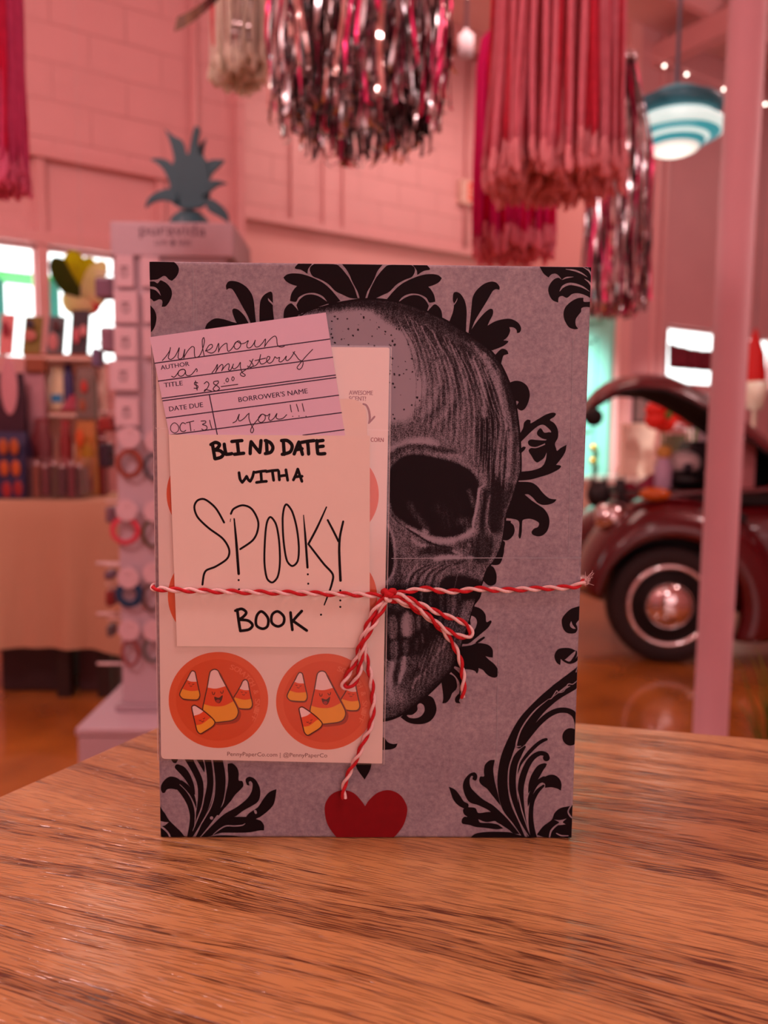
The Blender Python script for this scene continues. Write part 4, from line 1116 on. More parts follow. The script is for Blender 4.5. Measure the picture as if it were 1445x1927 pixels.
PEN('97,222 125,190 150,150 155,127 148,165 140,203 158,215 185,195 205,160 218,130 212,170 210,203 222,212 242,200 252,165 258,141 253,180 250,206',
    '250,206 262,180 285,145 310,122 325,130 326,165 330,195 345,200 365,185 385,140 398,85 393,58 383,75 385,130 397,192',
    '405,155 430,115 450,107 455,125 432,145 412,152 430,165 455,168 478,150 492,115 500,100 500,140 498,162', '498,162 512,132 540,105 558,100 561,130 567,155 582,150 602,126 622,95 642,82 656,95 655,120 636,140 616,135 611,110 630,88 662,102 690,95 712,80 701,110 706,130 726,130 750,103 762,76 756,105 766,125 790,120 815,95 835,68 831,110 828,124',
    '828,124 850,90 885,55 905,48 915,65 918,100 927,120 950,126 970,120')
PEN('163,335 182,341 200,322 222,292 250,285 262,300 250,325 228,335 210,322 218,295 250,285 262,300 264,320 278,331 302,325 328,297 339,281 346,290 344,302')
PEN('452,310 475,280 491,250 486,285 478,306', '478,306 500,270 523,250 531,265 521,296', '521,296 546,262 570,245 576,262 570,288 585,290 600,262 606,246 599,272 612,282 638,264 655,235 655,268 668,308 690,325 680,336 661,330 656,315 690,290 722,262 742,220 746,212',
    '722,222 735,235 747,258 728,272 706,262', '728,270 768,255 788,225 800,180', '800,180 793,222 802,246 825,243 860,215 866,197 850,195 843,222 860,241 884,230 902,195', '902,195 918,206 936,200 931,226 945,232 966,216 984,190 980,215 994,222 1018,200 1044,158',
    '1032,162 1052,185 1074,215 1103,232 1097,268 1077,286 1061,272 1085,240 1125,192 1172,143', '760,223 798,214 836,205')
PEN('350,382 330,378 328,394 350,404 348,420 324,420', '334,368 340,400 346,434', '396,388 415,374 430,390 420,418 397,444 404,430 424,434 446,440', '496,368 466,374 466,390 490,404 506,424 482,440 460,428 476,404 498,382 496,368', '518,409 560,403 636,393', w_=1.7)
a.stroke(Q, [(562, 348), (571, 362), (562, 376), (551, 364)], 1.5, e, 0, 6, closed=True); a.stroke(Q, [(602, 338), (611, 352), (602, 367), (593, 354)], 1.5, e, 0, 6, closed=True)
PEN('602,668 625,655 640,622 648,606 641,638 650,655 680,638 705,610 717,600', '717,600 717,640 736,690 750,716 741,739 730,734 730,714 750,680 790,632 812,606 832,618 830,646 806,665 786,655 786,630 810,606 846,618 866,604 858,636 870,652 896,634 917,600 911,630 930,642 962,634 986,610')
PEN('1012,540 1016,566 1021,590', '1056,535 1064,560 1071,586', '1098,530 1104,558 1111,586')
PEN('262,675 240,668 223,694 229,724 250,731 264,722', '268,668 322,655', '293,662 301,726', '374,656 404,655 406,668 384,680 411,690 416,710 395,721 378,712', '435,650 442,680 451,709')
a.stroke(Q, [(184, 668), (211, 690), (210, 724), (184, 741), (158, 722), (159, 688)], 1.4, e, 0, 6, closed=True)
for x, y in ((540, 385), (1030, 622), (1075, 620), (1125, 621), (325, 720)): a.dot((Q[0] + x/Q[2], Q[1] + y/Q[2]), .95, e)
a.mb.build('handwriting', M_PEN, card, fix=False)

# ------------------------------------------------------------------ baker's twine
M_TR = mat('twine_red', (196, 20, 34), .8, var=.22, scale=1500, bump=.3); M_TW = mat('twine_white', (238, 214, 212), .8, var=.10, scale=1500, bump=.3)
tw = thing('bakers_twine', "red and white baker's twine tied round the wrapped book in a bow", 'string', (0, -.004, TZ + .087))
def resample(P, step):
    o = [P[0]]; acc = 0
    for a_, b_ in zip(P[:-1], P[1:]):
        L_ = (b_ - a_).length
        while acc + L_ >= step:
            t = (step - acc) / L_; a_ = a_ + (b_ - a_) * t; o.append(a_); L_ = (b_ - a_).length; acc = 0
        acc += L_
    return o + [P[-1]]
def twine(name, path, pitch=.0098, r=.00060, off=.00056, phase=0.0, smooth=True):
    P = resample(catmull(path, 10, False) if smooth else [Vector(p) for p in path], .00055)
    mb = MB()
    for k in (0, 1):
        t = (P[1] - P[0]).normalized(); nrm = t.cross(Vector((0, 1, .01))).normalized(); pts = []; s = 0
        for i, p in enumerate(P):
            if i: s += (p - P[i-1]).length
            t = (P[min(i+1, len(P)-1)] - P[max(i-1, 0)]).normalized()
            nrm = (nrm - t * nrm.dot(t)).normalized(); bn = t.cross(nrm)
            an = phase + 2*PI*s/pitch + k*PI
            pts.append(p + (nrm*math.cos(an) + bn*math.sin(an)) * off)
        mb.tube(pts, r, 7, k)
    return mb.build(name, [M_TR, M_TW], tw)
def TP(tr, s):
    o = []
    for t in s.split():
        x, y, q = map(float, t.split(','))
        if tr: x, y = tr[0] + x / tr[2], tr[1] + y / tr[2]
        o.append(B(x, y, q / 1000.))
    return o
bandp = TP(None, '289,1108,1.2 300,1108.5,3.4 330,1110,3.9 430,1113.5,3.9 560,1116,3.9 690,1119.5,3.9 727,1120,3.4 767,1113,2.6 800,1108,1.6 836,1113,1.4 869,1112,1.4 895,1108,1.4 944,1110.5,1.4 1003,1108,1.4 1077,1104.5,1.4 1094,1098,1.2')
zb = bandp[-1].z
side = [Vector((BW/2 + .0013, .003, zb)), Vector((BW/2 + .0013, BT - .003, zb - .001)), Vector((BW/2 - .003, BT + .0013, zb - .001)), Vector((0, BT + .0014, zb - .003)), Vector((-BW/2 + .003, BT + .0013, bandp[0].z)), Vector((-BW/2 - .0013, BT - .003, bandp[0].z)), Vector((-BW/2 - .0013, .003, bandp[0].z))]
twine('wrap', bandp + side + [bandp[0]])
twine('bow_loop', TP(C5, '40,190,3.6 80,178,4.6 150,160,4.4 250,190,4.0 350,240,3.6 500,310,3.2 650,375,3.0 760,410,2.8 850,465,2.6 892,530,2.4 880,572,2.2 820,582,2.2 740,562,2.4 650,515,2.6 560,455,3.0 460,370,3.4 350,295,3.6 250,240,3.8 150,206,4.0 50,196,3.6'))
twine('bow_tail', TP(C5, '60,205,3.4 140,222,2.6 250,262,1.7 370,330,1.6 480,405,1.6 570,485,1.6 640,560,1.4 710,655,1.4 770,780,1.4 800,900,1.4 815,1040,1.4 812,1120,1.4 805,1195,1.3'), phase=2)
Q7 = (630, 1080, 4.378)
twine('bow_loop', TP(Q7, '440,180,3.4 400,210,4.4 350,262,4.8 310,330,4.8 270,420,4.6 240,500,4.4 205,590,4.2 185,680,3.4 130,790,3.0 80,880,3.0 68,918,3.0 95,940,3.0 140,915,3.0 178,870,3.0 204,790,3.4 214,700,4.0 232,600,5.2 268,500,5.4 315,430,5.4 365,340,5.2 425,225,4.2'), phase=1)
twine('bow_tail', TP(Q7, '430,205,3.4 355,300,3.9 300,420,3.9 245,530,3.9 242,620,3.4 270,740,2.6 300,880,2.4 315,1050,2.4 310,1150,2.4 288,1280,2.4 240,1370,2.4 200,1480,2.4 150,1570,2.0 100,1680,1.6 70,1770,1.5 75,1850,1.4'), phase=3)
mb = MB()
def kn(s, mi, r=.00105): mb.tube(catmull(TP(Q7, s), 6, False), r, 8, mi)
kn('398,150,3.6 412,140,5.0 428,160,5.6 424,190,5.4 415,205,4.0', 0); kn('440,160,4.4 462,142,5.4 486,140,5.0 490,155,4.0', 0); kn('430,150,4.8 446,170,6.0 470,168,5.2', 0); kn('420,180,5.2 425,205,6.0 440,220,5.6 458,214,4.6', 1, .0008)
mb.build('knot', [M_TR, M_TW], tw)
# frayed fibres where the twine turns the fore edge
mb = MB(); rs2 = random.Random(4); e_ = bandp[-1]
for k in range(16):
    a_ = e_ + Vector((.0012, .001, rs2.uniform(-.001, .001)))
    b_ = a_ + Vector((rs2.uniform(.0005, .004), rs2.uniform(-.001, .002), rs2.uniform(-.0005, .0045)))
    mb.tube([a_, (a_ + b_) / 2 + Vector((.0003, 0, rs2.uniform(-.001, .001))), b_], .00006, 3, 0)
mb.build('frayed_fibre', M_TW, tw)
# ------------------------------------------------------------------ bracelet display stand on its plinth
def yflat(pts, y):
    return [at_y(px_, py_, y) for px_, py_ in pts]
M_STAND = mat('white_stand_paint', (190, 172, 182), .5, var=.03, scale=12)
M_STAND2 = mat('stand_shelf_edge', (170, 152, 162), .5, var=.03, scale=12)
M_PRINT = mat('grey_print', (84, 64, 76), .6, var=.05)
M_TEAL = mat('teal_stained_wood', (42, 88, 98), .5, var=.18, scale=14)
pz = .45
pf = at_z(145, 1370, pz)
pl_ = thing('plinth_block', 'low white plinth block carrying the bracelet display stand', 'plinth', (pf.x + .4, 1.95, 0))
MB().box((pf.x, pf.y, 0), (pf.x + .9, pf.y + .62, pz - .02)).build('body', M_STAND, pl_, bevel=.006)
MB().box((pf.x - .004, pf.y - .004, pz - .02), (pf.x + .904, pf.y + .624, pz)).build('top_panel', M_STAND, pl_, bevel=.004)
SY = 1.775
fx0 = at_y(228, 1200, SY).x; fx1 = at_y(432, 1200, SY).x; hx0 = at_y(210, 450, SY).x; hx1 = at_y(441, 450, SY).x
hz1 = at_y(300, 420, SY).z; hz0 = at_y(300, 484, SY).z
st = thing('display_stand', 'white bracelet display stand with teal pineapple topper and brand header', 'display stand', ((fx0 + fx1) / 2, SY + .14, pz))
MB().box((fx0 - .015, SY - .02, pz), (fx1 + .02, SY + .29, pz + .018)).build('base', M_STAND2, st, bevel=.003)
MB().box((fx0, SY, pz + .018), (fx1, SY + .27, hz0)).build('column', M_STAND, st, bevel=.003)
hd = MB().box((hx0, SY - .012, hz0), (hx1, SY + .27, hz1)).build('header_sign', M_STAND, st, bevel=.004)
def sign_text(body, p0, p1, cap, y):
    vs, fs, (x0, x1, y0, y1) = text_mesh(body)
    a_ = at_y(*p0, y); b_ = at_y(*p1, y); h = px_size(cap, y)
    o = MB()
    n = len(vs); T = []
    for v in vs: T.append(Vector((a_.x + (v.x - x0) / (x1 - x0) * (b_.x - a_.x), y, a_.z + (b_.z - a_.z) * (v.x - x0) / (x1 - x0) + v.y / .70 * h)))
    return o.add(T, fs)
m1_ = sign_text('puravida', (263, 442), (387, 444), 20, SY - .0125)
m2_ = sign_text('LIVE', (292, 461), (315, 461), 9, SY - .0125); m1_.add(m2_.v, m2_.f)
m2_ = sign_text('FREE', (336, 462), (360, 462), 9, SY - .0125); m1_.add(m2_.v, m2_.f)
c_ = at_y(325, 457, SY - .0125)
m1_.add([c_ + Vector((0, 0, .011)), c_ + Vector((.006, 0, 0)), c_ + Vector((0, 0, -.011)), c_ + Vector((-.006, 0, 0))], [(0, 1, 2, 3)])
m1_.build('lettering', M_PRINT, hd)
# pineapple: cut board leaves over a rounded body
PS = 3.0104
def pine(s, yy, th, name='leaf'):
    P = [tuple(map(float, t.split(','))) for t in s.split()]
    P = [(x / PS, y / PS) for x, y in P]
    c = catmull(P, 4)
    MB().extrude([at_y(p.x, p.y, yy) for p in c], (0, th, 0)).build(name, M_TEAL, st, bevel=.002)
for s, yy in (('930,725 930,725 985,770 1035,800 1055,890 1060,1000 990,1010 985,900 960,800', SY + .10), ('1100,718 1130,725 1120,800 1130,1000 1070,1000 1068,880', SY + .09), ('1165,780 1165,780 1150,850 1140,960 1095,960 1120,840', SY + .115),
              ('850,900 850,900 900,895 960,915 1000,990 985,1080 930,970 890,925', SY + .08), ('1270,905 1270,905 1200,905 1160,930 1130,1060 1150,1090 1200,980 1240,940', SY + .08),
              ('1285,1035 1285,1035 1220,1020 1165,1035 1140,1100 1170,1095 1230,1050', SY + .065), ('820,1175 820,1175 840,1120 900,1080 980,1070 1000,1140 920,1130 860,1145', SY + .065),
              ('1295,1262 1295,1262 1290,1210 1250,1160 1190,1125 1170,1180 1240,1225', SY + .05), ('985,900 1080,870 1165,900 1172,1150 975,1150', SY + .075)):
    pine(s, yy, .012)
bz0 = hz1; bc = at_y(1065 / PS, 1260 / PS, SY + .10)
MB().lathe([(1e-6, .066), (.028, .062), (.048, .045), (.060, .018), (.063, 0)], (bc.x, SY + .12, bz0), 24).build('pineapple_body', M_TEAL, st)
# pegs along the edge of the column
M_ROD = mat('white_peg', (226, 206, 206), .4)
for x, y in ((182, 1060), (183, 1155), (183, 1249), (196, 640), (200, 850)):
    p = at_y(x, y, SY + .10); q_ = at_y(x + 34, y, SY + .10)
    MB().tube([p, Vector((max(q_.x, fx0 + .002), q_.y, p.z))], .0042, 8).build('peg', M_ROD, st)
# cards and tags hanging on the face of the stand
M_TAG = mat('blush_tag_card', (212, 186, 194), .5, var=.02)
def icon(o, c, r, y):
    m = MB()
    pts = [Vector((c.x + r * math.cos(2*PI*k/16), y, c.z - r * .5 + r * math.sin(2*PI*k/16))) for k in range(16)]
    m.tube(pts, r * .12, 4, closed=True)
    m.box((c.x - r * 1.1, y - .0004, c.z + r * .95), (c.x + r * 1.1, y, c.z + r * 1.3))
    m.build('printed_mark', M_PRINT, o)
for i, (x0, x1, y0, y1, nth) in enumerate(((217, 251, 480, 540, 'topmost'), (213, 259, 547, 608, 'second from the top'), (213, 259, 615, 672, 'third from the top'), (205, 259, 678, 735, 'fourth down, sticking out'), (215, 261, 748, 802, 'just above round tags'))):
    yy = SY - .016 - .004 * (i == 3)
    a_ = at_y(x0, y0, yy); b_ = at_y(x1, y1, yy)
    o = thing('carded_jewellery', 'square white jewellery card in the outer column of the stand, ' + nth, 'jewellery card', ((a_.x + b_.x) / 2, yy, b_.z), group='square cards in the outer column of the display stand')
    MB().box((a_.x, yy, b_.z), (b_.x, SY - .002, a_.z)).build('card', M_TAG, o, bevel=.002)
    icon(o, (a_ + b_) / 2, .009, yy - .001)
for i, (x0, x1, y0, y1, nth) in enumerate(((264, 300, 482, 540, 'top'), (268, 304, 548, 608, 'second'), (268, 304, 616, 672, 'third'))):
    yy = SY - .014
    a_ = at_y(x0, y0, yy); b_ = at_y(x1, y1, yy)
    o = thing('carded_jewellery', '%s jewellery card of the inner column, mostly behind the wrapped book' % nth, 'jewellery card', ((a_.x + b_.x) / 2, yy, b_.z), group='cards in the inner column of the display stand')
    MB().box((a_.x, yy, b_.z), (b_.x, SY - .002, a_.z)).build('card', M_TAG, o, bevel=.002)
TAGS = ((244, 823, 244, 872, 24, 26, (150, 70, 52), 'rust brown', 3), (239, 960, 236, 998, 27, 26, (214, 70, 92), 'coral pink', 3), (242, 1087, 244, 1118, 25, 24, (18, 66, 104), 'dark blue', 4), (244, 1185, 246, 1228, 17, 26, (150, 78, 76), 'dusty red', 2),
        (294, 830, 290, 878, 18, 24, (72, 74, 84), 'slate grey', 2), (292, 962, 288, 1004, 20, 26, (90, 74, 48), 'olive brown', 2), (290, 1078, 286, 1124, 18, 26, (96, 66, 60), 'brown', 2), (290, 1186, 288, 1222, 18, 24, (92, 96, 92), 'grey green', 2))
for tx, ty, bx, by, br, bh, col, nm, nb in TAGS:
    c = at_y(tx, ty, SY - .016); g = px_size(1, SY - .016)
    inner = tx > 270
    o = thing('bracelet_on_tag', ('%s bracelet on a round white tag of the stand' % nm) + (', partly behind the book' if inner else ''), 'bracelet', (c.x, SY - .02, at_y(bx, by + bh, SY - .016).z), group='bracelets hung on the display stand')
    MB().lathe([(20.5 * g, -.0012), (20.5 * g, .0012)], (c.x, SY - .020, c.z), 24, 0, 'Y', smooth=False).build('tag', M_TAG, o)
    MB().lathe([(.0022, -.018), (.0022, .018)], (c.x, SY - .010, c.z + 14 * g), 8, 0, 'Y').build('hook', M_ROD, o)
    cm = mat('cord_' + nm.replace(' ', '_'), col, .6, var=.2, scale=220)
    b0 = at_y(bx, by, SY - .012)
    for k in range(nb):
        rr = (br - 3.2 * k) * g
        P = [Vector((b0.x + rr * math.cos(a2), SY - .013 - .001 * k, b0.z + (bh - 3 * k) * g * math.sin(a2))) for a2 in [2*PI*j/28 for j in range(28)]]
        MB().tube(P, 2.0 * g, 6, closed=True).build('cord', cm, o)
# packets hanging on the side of the stand
PK = (((176, 505), (212, 560), (120, 92, 112), 'grey mauve'), ((186, 600), (214, 662), (140, 110, 128), 'pale mauve'), ((170, 640), (186, 690), (110, 96, 128), 'slate violet'), ((182, 770), (214, 812), (138, 44, 40), 'brick red'), ((184, 820), (206, 880), (44, 30, 46), 'near black'), ((196, 940), (214, 985), (120, 92, 104), 'dusky'), ((194, 1062), (212, 1092), (104, 84, 102), 'smoky purple'), ((196, 1098), (214, 1142), (128, 44, 44), 'dark red'), ((198, 1164), (212, 1200), (96, 84, 84), 'grey'))
for (a0, b0_, col, nm) in PK:
    yy = SY + .06
    p = at_y(*a0, yy); q_ = at_y(*b0_, yy)
    o = thing('hanging_packet', '%s packet hung on the side of the bracelet stand' % nm, 'packet', ((p.x + q_.x) / 2, yy + .02, q_.z), group='packets hung on the side of the stand')
    xx1 = fx0 - .001
    MB().box((p.x, yy, q_.z), (min(q_.x, xx1), yy + .05, p.z - .02)).build('pouch', mat('packet_' + nm.replace(' ', '_'), col, .35, var=.3, scale=60), o, bevel=.008)
    MB().tube([Vector((xx1, yy + .025, p.z - .006)), Vector((p.x - .004, yy + .025, p.z - .006))], .0025, 6).build('peg', M_ROD, o)

# ------------------------------------------------------------------ display table with a cloth, things on it
TB = .9
ta = at_z(0, 942, TB); tb_ = at_z(224, 945, TB)
fy = tb_.y
tx0, tx1, ty1 = -1.95, tb_.x, fy + .62
tbl = thing('display_table', 'tall display table hidden under the beige tablecloth', 'table', ((tx0 + tx1) / 2, fy + .3, 0))
M_DK = mat('dark_table_wood', (40, 28, 26), .5, var=.2, scale=10)
MB().box((tx0 + .01, fy + .012, TB - .04), (tx1 - .012, ty1 - .01, TB - .006)).build('table_top', M_DK, tbl)
for lx in (at_z(22, 1395, 0).x, tx1 - .10):
    for ly in (fy + .04, ty1 - .09):
        MB().box((lx - .03, ly, 0), (lx + .03, ly + .05, TB - .04)).build('leg', M_DK, tbl)
# the cloth: top, hanging front and side with folds, drooping corner
def cloth():
    mb = MB(); nx, nz = 60, 14
    def drop(x):
        t = max(0, (x - (tx1 - .45)) / .45)
        return .255 - .05 * t * t + .01 * math.sin(x * 9)
    top = []
    xs = [tx0 + (tx1 - tx0) * i / nx for i in range(nx + 1)]
    ys = [fy + (ty1 - fy) * j / 6 for j in range(7)]
    vs = [(x, y, TB + .0) for y in ys for x in xs]
    fs = [(j*(nx+1)+i, j*(nx+1)+i+1, (j+1)*(nx+1)+i+1, (j+1)*(nx+1)+i) for j in range(6) for i in range(nx)]
    mb.add(vs, fs, 0, True)
    def fold(s, t): return -(.010 + .034 * t * (.5 + .5 * math.sin(s * 17 + 1.2 * math.sin(s * 5))) + .012 * t * math.sin(s * 41))
    vs = []
    for j in range(nz + 1):
        t = j / nz
        for i, x in enumerate(xs):
            vs.append((x + (.02 * t if i == nx else 0), fy + (fold(x, t) if j else 0), TB + (drop(x) - TB) * t))
    mb.add(vs, [(j*(nx+1)+i, j*(nx+1)+i+1, (j+1)*(nx+1)+i+1, (j+1)*(nx+1)+i) for j in range(nz) for i in range(nx)], 0, True)
    vs = []; m = 16
    for j in range(nz + 1):
        t = j / nz
        for i in range(m + 1):
            y = fy + (ty1 - fy) * i / m
            o_ = (.006 + .03 * t * (.5 + .5 * math.sin(y * 19))) if j else 0
            vs.append((tx1 + o_, y + (fold(tx1, t) if i == 0 and j else 0), TB + (.21 + .05 * i / m - TB) * t))
    mb.add(vs, [(j*(m+1)+i, j*(m+1)+i+1, (j+1)*(m+1)+i+1, (j+1)*(m+1)+i) for j in range(nz) for i in range(m)], 0, True)
    return mb
tag(cloth().build('tablecloth', mat('beige_linen', (196, 158, 128), .85, var=.06, scale=240, bump=.2)), 'beige tablecloth hanging in folds over the display table', 'tablecloth')
# crates under the cloth
for i, (x0, x1, y0, y1, z1, yy, col, nm) in enumerate(((110, 200, 1290, 1400, .5, 2.9, (70, 44, 48), 'dark plum storage box under the tablecloth, beside the plinth'), (40, 105, 1290, 1380, .4, 3.25, (48, 32, 36), 'dark storage box under the tablecloth near the table leg'))):
    a_ = at_z(x0, y1, 0); b_ = at_z(x1, y1, 0)
    o = thing('storage_box', nm, 'box', ((-1.27, -1.59)[i], fy + .28, 0))
    bx = (-1.365, -1.72)[i]; bw = (.18, .26)[i]
    MB().box((bx, fy + .12, 0), (bx + bw, fy + .44, .30)).build('tub', mat('tub_%d' % i, col, .5), o, bevel=.012)
    MB().box((bx - .006, fy + .114, .30), (bx + bw + .006, fy + .446, .33)).build('lid', mat('tub_%d' % i, col, .5), o, bevel=.006)

def lump(name, label, cat, box, y, depth, rgb, shape='box', group=None, rough=.5, base=None, extra=None):
    """A small thing given by its box in the photograph and its distance, standing on base (or where its box ends)."""
    x0, y0, x1, y1 = box
    a_ = at_y(x0, y0, y); b_ = at_y(x1, y1, y)
    z0 = b_.z if base is None else base
    z1 = a_.z; cx_ = (a_.x + b_.x) / 2; w_ = b_.x - a_.x; h_ = z1 - z0
    m = mat(name + '_%d_%d_%d' % rgb, rgb, rough, var=.18, scale=50)
    o = thing(name, label, cat, (cx_, y + depth / 2, z0), group=group)
    cy = y + depth / 2
    if shape == 'box': MB().box((a_.x, y, z0), (b_.x, y + depth, z1)).build('body', m, o, bevel=min(w_, depth, h_) * .12)
    elif shape == 'card':
        t_ = .012
        P = [Vector((a_.x, y, z0)), Vector((b_.x, y, z0)), Vector((b_.x, y + .05, z1)), Vector((a_.x, y + .05, z1))]
        MB().extrude(P, (0, t_, .002)).build('panel', m, o)
    elif shape == 'cone': MB().lathe([(w_/2, 0), (w_*.46, h_*.15), (w_*.25, h_*.6), (w_*.09, h_*.92), (1e-6, h_)], (cx_, cy, z0), 18, M=Matrix.Diagonal((1, depth / w_, 1, 1))).build('body', m, o)
    elif shape == 'jar': MB().lathe([(w_*.42, 0), (w_*.5, h_*.08), (w_*.5, h_*.74), (w_*.36, h_*.84), (w_*.36, h_)], (cx_, cy, z0), 18, M=Matrix.Diagonal((1, depth / w_, 1, 1))).build('body', m, o)
    elif shape == 'ball': MB().ball((cx_, cy, z0 + h_/2), h_/2, 0, 12, (w_/h_, depth/h_, 1)).build('body', m, o)
    elif shape == 'bag':
        MB().add([(cx_ + sx * w_/2 * k, cy + sy * depth/2 * k2, z0 + h_ * t) for t, k, k2 in ((0, .94, 1), (.1, 1, 1), (.8, .96, .7), (1, .9, .12)) for sx, sy in ((-1, -1), (1, -1), (1, 1), (-1, 1))],
                 [(4*i + k, 4*i + (k+1) % 4, 4*i + 4 + (k+1) % 4, 4*i + 4 + k) for i in range(3) for k in range(4)] + [(3, 2, 1, 0), (12, 13, 14, 15)]).build('body', m, o, bevel=.006)
    if extra: extra(o, a_, b_, y, depth, z0, z1)
    return o
def blot(name, rgb, u0, v0, u1, v1, shape='disc'):
    """A patch on the front of a thing: fractions of its box."""
    def f(o, a_, b_, y, depth, z0, z1):
        w_ = b_.x - a_.x; h_ = z1 - z0
        m = mat(name + '_%d_%d_%d' % rgb, rgb, .5, var=.15, scale=60)
        cx_ = a_.x + w_ * (u0 + u1) / 2; cz = z0 + h_ * (1 - (v0 + v1) / 2)
        if shape == 'disc': MB().ball((cx_, y - .001, cz), .5, 0, 10, (w_ * (u1 - u0), .008, h_ * (v1 - v0))).build(name, m, o)
        else: MB().box((cx_ - w_*(u1-u0)/2, y - .004, cz - h_*(v1-v0)/2), (cx_ + w_*(u1-u0)/2, y + .002, cz + h_*(v1-v0)/2)).build(name, m, o)
    return f
def many(*fs):
    def f(*a_):
        for g in fs: g(*a_)
    return f
TY = fy + .10
# back shelf unit of white boards on the table
sx0, sx1 = at_y(52, 700, TY + .34).x, at_y(176, 700, TY + .34).x
M_BOARD = mat('white_shelf_board', (240, 214, 198), .45, var=.03); M_BEDGE = mat('brown_board_edge', (150, 78, 44), .5, var=.1)
su = thing('riser_shelf', 'small white two-board riser shelf standing on the beige tablecloth', 'shelf', ((sx0 + sx1) / 2, TY + .42, TB))
zs = []
for yy in (672, 778):
    z = at_y(100, yy, TY + .34).z; zs.append(z)
    bd = MB().box((sx0, TY + .30, z - .016), (sx1, TY + .50, z)).build('board', M_BOARD, su)
    MB().box((sx0, TY + .30, z), (sx1, TY + .50, z + .012)).build('surface', M_BEDGE, bd)
for x in (sx0, sx1 - .02): MB().box((x, TY + .46, TB), (x + .02, TY + .50, zs[0])).build('upright', M_BOARD, su)
MB().box((sx0, TY + .50, TB), (sx1, TY + .508, zs[0])).build('back_panel', M_BOARD, su)
s0, s1 = zs[0] + .012, zs[1] + .012
G = 'small goods on the riser shelf'
lump('greeting_card', 'pink card with a red heart on the riser shelf', 'card', (-6, 588, 22, 668), TY + .36, .01, (226, 140, 140), 'card', 'cards propped on the riser shelf', base=None, extra=blot('heart', (150, 40, 60), .3, .2, .9, .55))
lump('greeting_card', 'olive card with a dark blue bird on the riser shelf', 'card', (38, 592, 75, 668), TY + .36, .01, (128, 116, 40), 'card', 'cards propped on the riser shelf', extra=many(blot('bird', (52, 50, 66), .25, .1, .75, .35), blot('bowl', (190, 120, 110), .1, .38, .85, .66)))
lump('greeting_card', 'blue grey card with a pink vase on the riser shelf', 'card', (84, 592, 118, 672), TY + .36, .01, (84, 100, 104), 'card', 'cards propped on the riser shelf', base=s0, extra=many(blot('vase', (200, 130, 130), .15, .45, .75, .9), blot('spray', (80, 44, 48), .4, .12, .9, .42)))
lump('greeting_card', 'black card with pink blooms on the riser shelf', 'card', (128, 580, 164, 672), TY + .36, .01, (46, 34, 44), 'card', 'cards propped on the riser shelf', base=s0, extra=many(blot('bloom', (214, 110, 120), .25, .4, .6, .75), blot('bloom', (226, 150, 150), .65, .35, 1.0, .6)))
lump('figurine', 'white bottle shaped ornament on the lower board of the riser shelf', 'ornament', (88, 690, 124, 778), TY + .36, .07, (236, 222, 180), 'jar', G, base=s1, extra=blot('label', (60, 150, 200), .2, .62, .8, .8, 'box'))
lump('figurine', 'blue ornament with a round head on the riser shelf', 'ornament', (114, 684, 136, 778), TY + .36, .06, (62, 56, 110), 'jar', G, base=s1)
lump('bell_ornament', 'dark pink bell shaped ornament in front of the riser shelf board', 'ornament', (104, 740, 156, 790), TY + .30, .10, (166, 56, 80), 'cone', G, base=s1 + .001)
lump('rolled_scarf', 'dark red rolled scarf standing under the riser shelf', 'scarf', (52, 786, 96, 880), TY + .175, .06, (112, 44, 50), 'jar', 'rolled scarves under the riser shelf', base=TB)
lump('rolled_scarf', 'brighter red rolled scarf standing under the riser shelf', 'scarf', (106, 790, 132, 880), TY + .18, .07, (142, 40, 42), 'jar', 'rolled scarves under the riser shelf', base=TB)
lump('gift_bag', 'grey green flowered gift bag beside the riser shelf', 'bag', (140, 690, 176, 790), TY + .24, .08, (120, 104, 96), 'bag', 'gift bags beside the riser shelf', base=None, extra=many(blot('flower', (190, 60, 50), .3, .25, .7, .5), blot('flower', (160, 90, 60), .2, .6, .6, .85)))
lump('gift_bag', 'yellow and orange gift bag at the end of the table', 'bag', (138, 792, 180, 940), TY + .18, .06, (176, 112, 34), 'bag', 'gift bags beside the riser shelf', base=TB, extra=many(blot('flower', (170, 130, 20), .4, .3, .9, .6), blot('flower', (206, 90, 30), .1, .1, .5, .35), blot('flower', (110, 60, 40), .3, .7, .8, .9)))
lump('gift_bag', 'dark red gift bag behind the display stand', 'bag', (168, 800, 196, 940), TY + .24, .08, (120, 24, 34), 'bag', 'gift bags beside the riser shelf', base=TB)
